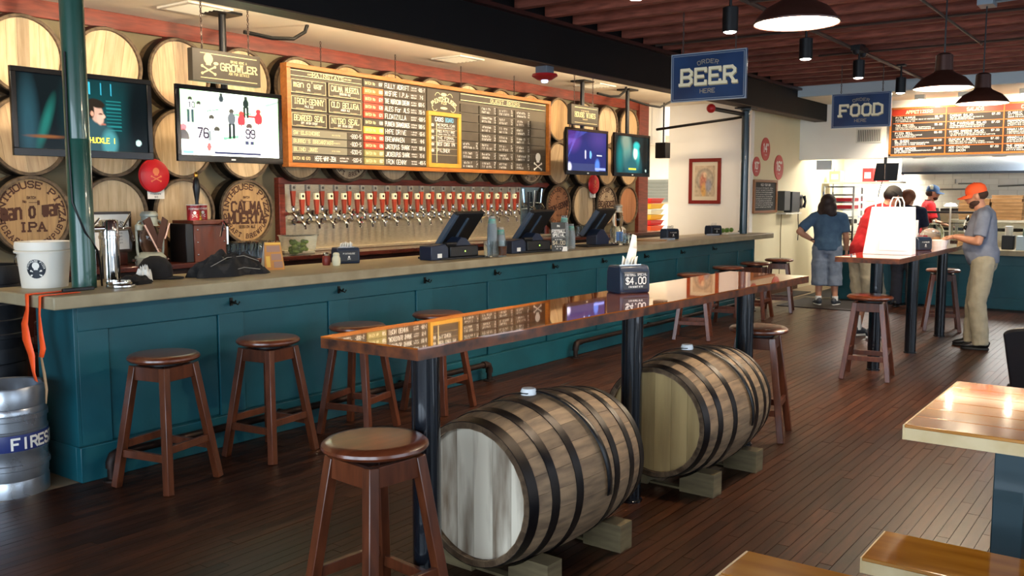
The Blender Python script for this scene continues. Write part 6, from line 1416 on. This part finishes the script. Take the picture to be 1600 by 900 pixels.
def person(lab, loc, rz, J, shirt, pants, sleeve='short', leg='long', vox=.011):
    t = thing('person', lab, 'person', loc, rz)
    sp = J['spine']                                    # pelvis, waist, chest, shoulder line, neck base
    b = MB(); W = J.get('w', 1.)
    loft(b, [sp[0]+Vector((0, 0, -.06)), sp[0], sp[1], sp[2], sp[3], sp[4]], [(.12*W, .09*W), (.155*W, .105*W), (.135*W, .1*W), (.155*W, .11*W), (.12*W, .08*W), (.055, .055)], (1, 0, 0), 20)
    T = None; hm = MB()
    nk = Vector(J['head']); capsule(b, [sp[4]-Vector((0, 0, .03)), sp[4].lerp(nk, .5), nk+Vector((0, 0, -.03))], [.058, .054, .054])
    T = head(b, nk, J.get('yaw', 0), J.get('pitch', 0))
    ex = MB()
    for s_ in ('L', 'R'):
        sh_, el, wr = (Vector(q) for q in J['arm'+s_])
        capsule(b, [sh_, sh_.lerp(el, .5), el], [.05*W, .046*W, .038*W]); capsule(b, [el, el.lerp(wr, .35), wr], [.039*W, .041*W, .026])
        d, n, cu = J['hand'+s_]; hand(ex, wr, d, n, J.get('th'+s_, 1), cu)
        hp, kn, an = (Vector(q) for q in J['leg'+s_])
        capsule(b, [hp, hp.lerp(kn, .4), kn], [.088*W, .082*W, .056]); capsule(b, [kn, kn.lerp(an, .3), an], [.054, .058, .036])
    me = merge(bake(b, vox, 4), ex); obj('body', me, SKIN, t)
    # shirt
    m = MB(); ht = Vector((0, 0, -.03)); bl = J.get('belly', 0.)
    loft(m, [sp[0]+Vector((0, 0, J.get('hem', -.02))), sp[0]+Vector((0, bl*.3, .06)), sp[1]+Vector((0, bl, 0)), sp[2]+Vector((0, bl*.4, 0)), sp[3], sp[4]+Vector((0, 0, -.005))], [(.182*W, .135*W), (.182*W, .14*W+bl*.5), (.172*W, .135*W+bl*.6), (.185*W, .14*W), (.155*W, .105*W), (.075, .075)], (1, 0, 0), 22)
    for s_ in ('L', 'R'):
        sh_, el, wr = (Vector(q) for q in J['arm'+s_]); e = sh_.lerp(el, .82) if sleeve == 'short' else el
        capsule(m, [sp[3].lerp(sh_, .6), sh_], [.076*W, .066*W]); loft(m, [sh_, sh_.lerp(e, .5), e], [.066*W, .067*W, .066*W], (0, 1, .2) if abs((e-sh_).normalized().x) > .7 else (1, 0, 0), 16)
    o = obj('shirt', bake(m, .012, 5), shirt, t)
    tx = bpy.data.textures.get('folds') or bpy.data.textures.new('folds', 'CLOUDS'); tx.noise_scale = .11
    dm = o.modifiers.new('folds', 'DISPLACE'); dm.texture = tx; dm.strength = .022; dm.mid_level = .5
    # trousers
    m = MB(); loft(m, [sp[0]+Vector((0, 0, -.1)), sp[0]+Vector((0, 0, -.02)), sp[0]+Vector((0, 0, .05))], [(.15*W, .115*W), (.172*W, .128*W), (.165*W, .122*W)], (1, 0, 0), 22)
    for s_ in ('L', 'R'):
        hp, kn, an = (Vector(q) for q in J['leg'+s_])
        capsule(m, [hp+Vector((0, 0, .02)), hp.lerp(kn, .5)], [.112*W, .1*W])
        if leg == 'long': loft(m, [hp.lerp(kn, .4), kn, kn.lerp(an, .5), an+Vector((0, 0, -.045))], [.104*W, .086*W, .082*W, .078*W], (1, 0, 0), 18)
        elif leg == 'capri': loft(m, [hp.lerp(kn, .4), kn, kn.lerp(an, .45)], [.106*W, .1*W, .098*W], (1, 0, 0), 18)
        else: loft(m, [hp.lerp(kn, .4), hp.lerp(kn, .95)], [.108*W, .11*W], (1, 0, 0), 18)
    o = obj('trousers', bake(m, .012, 4), pants, t); dm = o.modifiers.new('folds', 'DISPLACE'); dm.texture = tx; dm.strength = .026; dm.mid_level = .5
    return t, T
V = Vector
def cloth(nm, a, b): return M(nm, a, .9, col2=b, scale=14, bump=.15, bscale=120)
KHAKI = cloth('khaki_cloth', '8e8570', '9a917b')
# man in the orange cap, in profile at the far high table
J = dict(spine=[V((0, -.02, .93)), V((0, -.01, 1.08)), V((0, .0, 1.28)), V((0, .0, 1.42)), V((0, .03, 1.475))], head=(0, .075, 1.595), pitch=-.24, w=1.06, belly=.035, hem=-.04,
  armL=[(-.2, .0, 1.4), (-.27, .03, 1.13), (-.14, .24, 1.17)], armR=[(.2, .0, 1.4), (.26, .05, 1.14), (.12, .26, 1.17)], handL=((.35, .9, -.1), (0, 0, -1), .55), handR=((-.3, .9, -.1), (0, 0, -1), .55), thL=1, thR=-1,
  legL=[(-.1, -.02, .9), (-.11, .02, .48), (-.11, -.03, .09)], legR=[(.1, -.02, .9), (.1, .05, .48), (.1, .06, .09)])
t, T = person('man in an orange cap, grey tee and khaki trousers standing at the far high table', (10.62, 1.7, 0), R(8), J, cloth('grey_tee', '6a7080', '747a88'), KHAKI)
face(t, T); ballcap(t, T, M('cap_orange', 'f05a28', .7), None)
BEARD = M('beard_brown', '38241a', .9)
bm_ = MB(); bm_.ball((0, .022, -.062), (.067, .065, .048), 16, 12).ball((0, .055, -.09), (.04, .036, .03), 12, 8); add(t, 'beard', bm_, T, BEARD)
add(t, 'hair', MB().ball((0, -.035, .01), (.082, .078, .06), 16, 12), T, BEARD)
add(t, 'ear', MB().ball((-.08, -.005, -.005), (.011, .02, .032), 10, 8).ball((.08, -.005, -.005), (.011, .02, .032), 10, 8), T, SKIN)
SHK = M('shoe_black', '131215', .4); SOLK = M('sole_black', '0e0e10', .6)
shoe(t, (-.11, -.03), .05, SHK, SOLK); shoe(t, (.1, .06), -.05, SHK, SOLK)
gl = MB().tube([(-.055, .13, 1.3), (-.03, .15, 1.33)], .004, 5)
sg = obj('sunglasses', MB().ball((-.055, .15, 1.36), (.012, .02, .026), 10, 8).ball((-.055, .165, 1.27), (.012, .02, .026), 10, 8), M('lens_black', '0c0c10', .15), t); obj('glasses_frame', MB().tube([(-.06, .14, 1.4), (-.055, .175, 1.31), (-.05, .17, 1.22)], .008, 6), M('frame_white', 'e0e4dc', .4), sg)
obj('pocket_phone', MB().box(-.13, -.115, -.13, -.09, .87, .895), BLACK, t)
# woman seen from behind
J = dict(spine=[V((0, 0, .86)), V((0, .0, 1.0)), V((0, 0, 1.18)), V((0, 0, 1.31)), V((0, .01, 1.365))], head=(0, .03, 1.485), yaw=-.35, pitch=-.05, w=1.12, belly=.03, hem=-.06,
  armL=[(-.2, 0, 1.29), (-.4, -.08, 1.08), (-.2, -.05, .95)], armR=[(.2, 0, 1.29), (.25, .03, 1.03), (.27, .14, .8)], handL=((.6, .5, -.3), (1, 0, 0), .5), handR=((.05, .2, -1), (-1, 0, 0), .4), thL=1, thR=1,
  legL=[(-.09, 0, .83), (-.1, .01, .45), (-.1, -.01, .09)], legR=[(.09, 0, .83), (.11, .02, .45), (.13, .0, .09)])
t, T = person('dark-haired woman in a blue tee, hand on hip, seen from behind', (13.5, 4.2, 0), R(-72), J, cloth('blue_tee', '3c5670', '45607a'), cloth('grey_capri', '6a7688', '768294'), leg='capri')
hm = MB(); hm.ball((0, -.02, .035), (.11, .13, .11), 18, 14).ball((0, -.05, -.06), (.14, .11, .13), 16, 12).ball((-.07, -.065, -.14), (.08, .075, .07), 12, 8).ball((.07, -.065, -.14), (.08, .075, .07), 12, 8)
add(t, 'hair', bake(hm, .012, 4), T, M('hair_dark', '1f1210', .6, col2='2e1b17', scale=12, stretch=(4, 4, 1))); face(t, T)
SNK = M('sneaker_grey', '3b4048', .6); SOLW = M('sole_white', 'd8d8d6', .6); SOCK = M('sock_white', 'e0e0de', .9)
for (x, y, a) in ((-.1, -.01, .3), (.13, 0, -.35)):
    shoe(t, (x, y), a, SNK, SOLW); obj('sock', MB().lathe([(.043, .075), (.044, .14), (.038, .14)], 16, (x, y-.01, 0)), SOCK, t)
obj('wristband', MB().lathe([(.034, -.01), (.034, .012)], 14, (-.215, -.055, .965)), BLACK, t)
# man in red leaning over the far table, behind the bag
J = dict(spine=[V((0, -.05, .95)), V((0, .0, 1.11)), V((0, .07, 1.3)), V((0, .13, 1.43)), V((0, .18, 1.475))], head=(0, .25, 1.575), pitch=-.6, yaw=.3, w=1.14, hem=-.03,
  armL=[(-.2, .12, 1.41), (-.24, .2, 1.16), (-.1, .38, 1.17)], armR=[(.2, .12, 1.41), (.24, .2, 1.16), (.1, .38, 1.17)], handL=((.2, .9, -.1), (0, 0, -1), .5), handR=((-.2, .9, -.1), (0, 0, -1), .5), thL=1, thR=-1,
  legL=[(-.1, -.06, .88), (-.11, .0, .48), (-.11, -.04, .09)], legR=[(.1, -.06, .88), (.1, .02, .48), (.1, .02, .09)])
t, T = person('man in a red shirt and khaki shorts leaning over the table behind the white bag', (10.72, 2.86, 0), R(-133), J, cloth('red_shirt', 'b3161f', 'a8121b'), KHAKI, leg='short')
ballcap(t, T, M('cap_darkgrey', '3a3734', .8)); face(t, T); add(t, 'hair', MB().ball((0, -.03, .015), (.083, .084, .07), 16, 12), T, M('hair_black', '17110f', .7))
for (x, y, a) in ((-.11, -.04, .1), (.1, .02, -.1)):
    shoe(t, (x, y), a, SNK, SOLW); obj('sock', MB().lathe([(.044, .07), (.046, .24), (.04, .24)], 16, (x, y-.005, 0)), SOCK, t)
# customer in navy at the order counter
J = dict(spine=[V((0, 0, .92)), V((0, .0, 1.07)), V((0, 0, 1.26)), V((0, .02, 1.4)), V((0, .04, 1.45))], head=(0, .07, 1.56), pitch=-.2, yaw=-.3, w=1.0,
  armL=[(-.2, 0, 1.38), (-.24, .06, 1.12), (-.18, .26, 1.02)], armR=[(.2, 0, 1.38), (.24, .06, 1.12), (.18, .26, 1.02)], handL=((0, 1, -.2), (0, 0, -1), .4), handR=((0, 1, -.2), (0, 0, -1), .4), thL=1, thR=-1,
  legL=[(-.09, 0, .88), (-.1, .01, .48), (-.1, -.01, .09)], legR=[(.09, 0, .88), (.1, .01, .48), (.1, 0, .09)])
t, T = person('person with ginger hair in dark navy clothes at the order counter behind the bag', (13.92, 3.22, 0), R(-90), J, cloth('navy_shirt', '151a2c', '1b2136'), cloth('navy_trousers', '10131f', '161a28'))
hm = MB(); hm.ball((0, -.02, .035), (.097, .115, .1), 18, 14).ball((0, -.07, -.03), (.08, .07, .09), 14, 10); add(t, 'hair', bake(hm, .012, 4), T, M('hair_ginger', '7a4526', .6, col2='5e3218', scale=14)); face(t, T)
shoe(t, (-.1, -.01), .1, SHK, SOLK); shoe(t, (.1, 0), -.1, SHK, SOLK)
# cook in the kitchen, facing right
J = dict(spine=[V((0, 0, .96)), V((0, .0, 1.12)), V((0, 0, 1.32)), V((0, .0, 1.46)), V((0, .02, 1.515))], head=(0, .05, 1.64), pitch=-.1, yaw=.1, w=.98,
  armL=[(-.2, 0, 1.44), (-.24, .06, 1.18), (-.16, .26, 1.12)], armR=[(.2, 0, 1.44), (.24, .06, 1.18), (.16, .26, 1.12)], handL=((0, 1, -.2), (0, 0, -1), .4), handR=((0, 1, -.2), (0, 0, -1), .4), thL=1, thR=-1,
  legL=[(-.09, 0, .92), (-.1, .01, .5), (-.1, -.01, .09)], legR=[(.09, 0, .92), (.1, .01, .5), (.1, 0, .09)])
t, T = person('cook in a red tee, dark apron and blue and white cap in the kitchen', (16.42, 3.46, 0), R(200), J, MATS['red_shirt'], cloth('black_trousers', '15151a', '1c1c22'))
ballcap(t, T, M('cap_blue', '2c4a70', .8), M('cap_blue', ''), M('cap_mesh', 'b8b8a4', .8)); face(t, T); add(t, 'beard', MB().ball((0, .035, -.075), (.06, .058, .04), 14, 10), T, BEARD); add(t, 'hair', MB().ball((0, -.035, .0), (.081, .075, .06), 14, 10), T, BEARD)
obj('apron', MB().lathe([(.19, .75), (.2, 1.0), (.19, 1.2), (.15, 1.4)], 16, (0, .0, 0), a0=R(20), a1=R(160)), cloth('apron_black', '131318', '18181e'), t)
obj('apron_strap', MB().tube([(-.12, .1, 1.38), (-.09, .0, 1.53), (0, -.06, 1.53), (.09, .0, 1.53), (.12, .1, 1.38)], .01, 6), MATS['apron_black'], t)
shoe(t, (-.1, -.01), .1, SHK, SOLK); shoe(t, (.1, 0), -.1, SHK, SOLK)
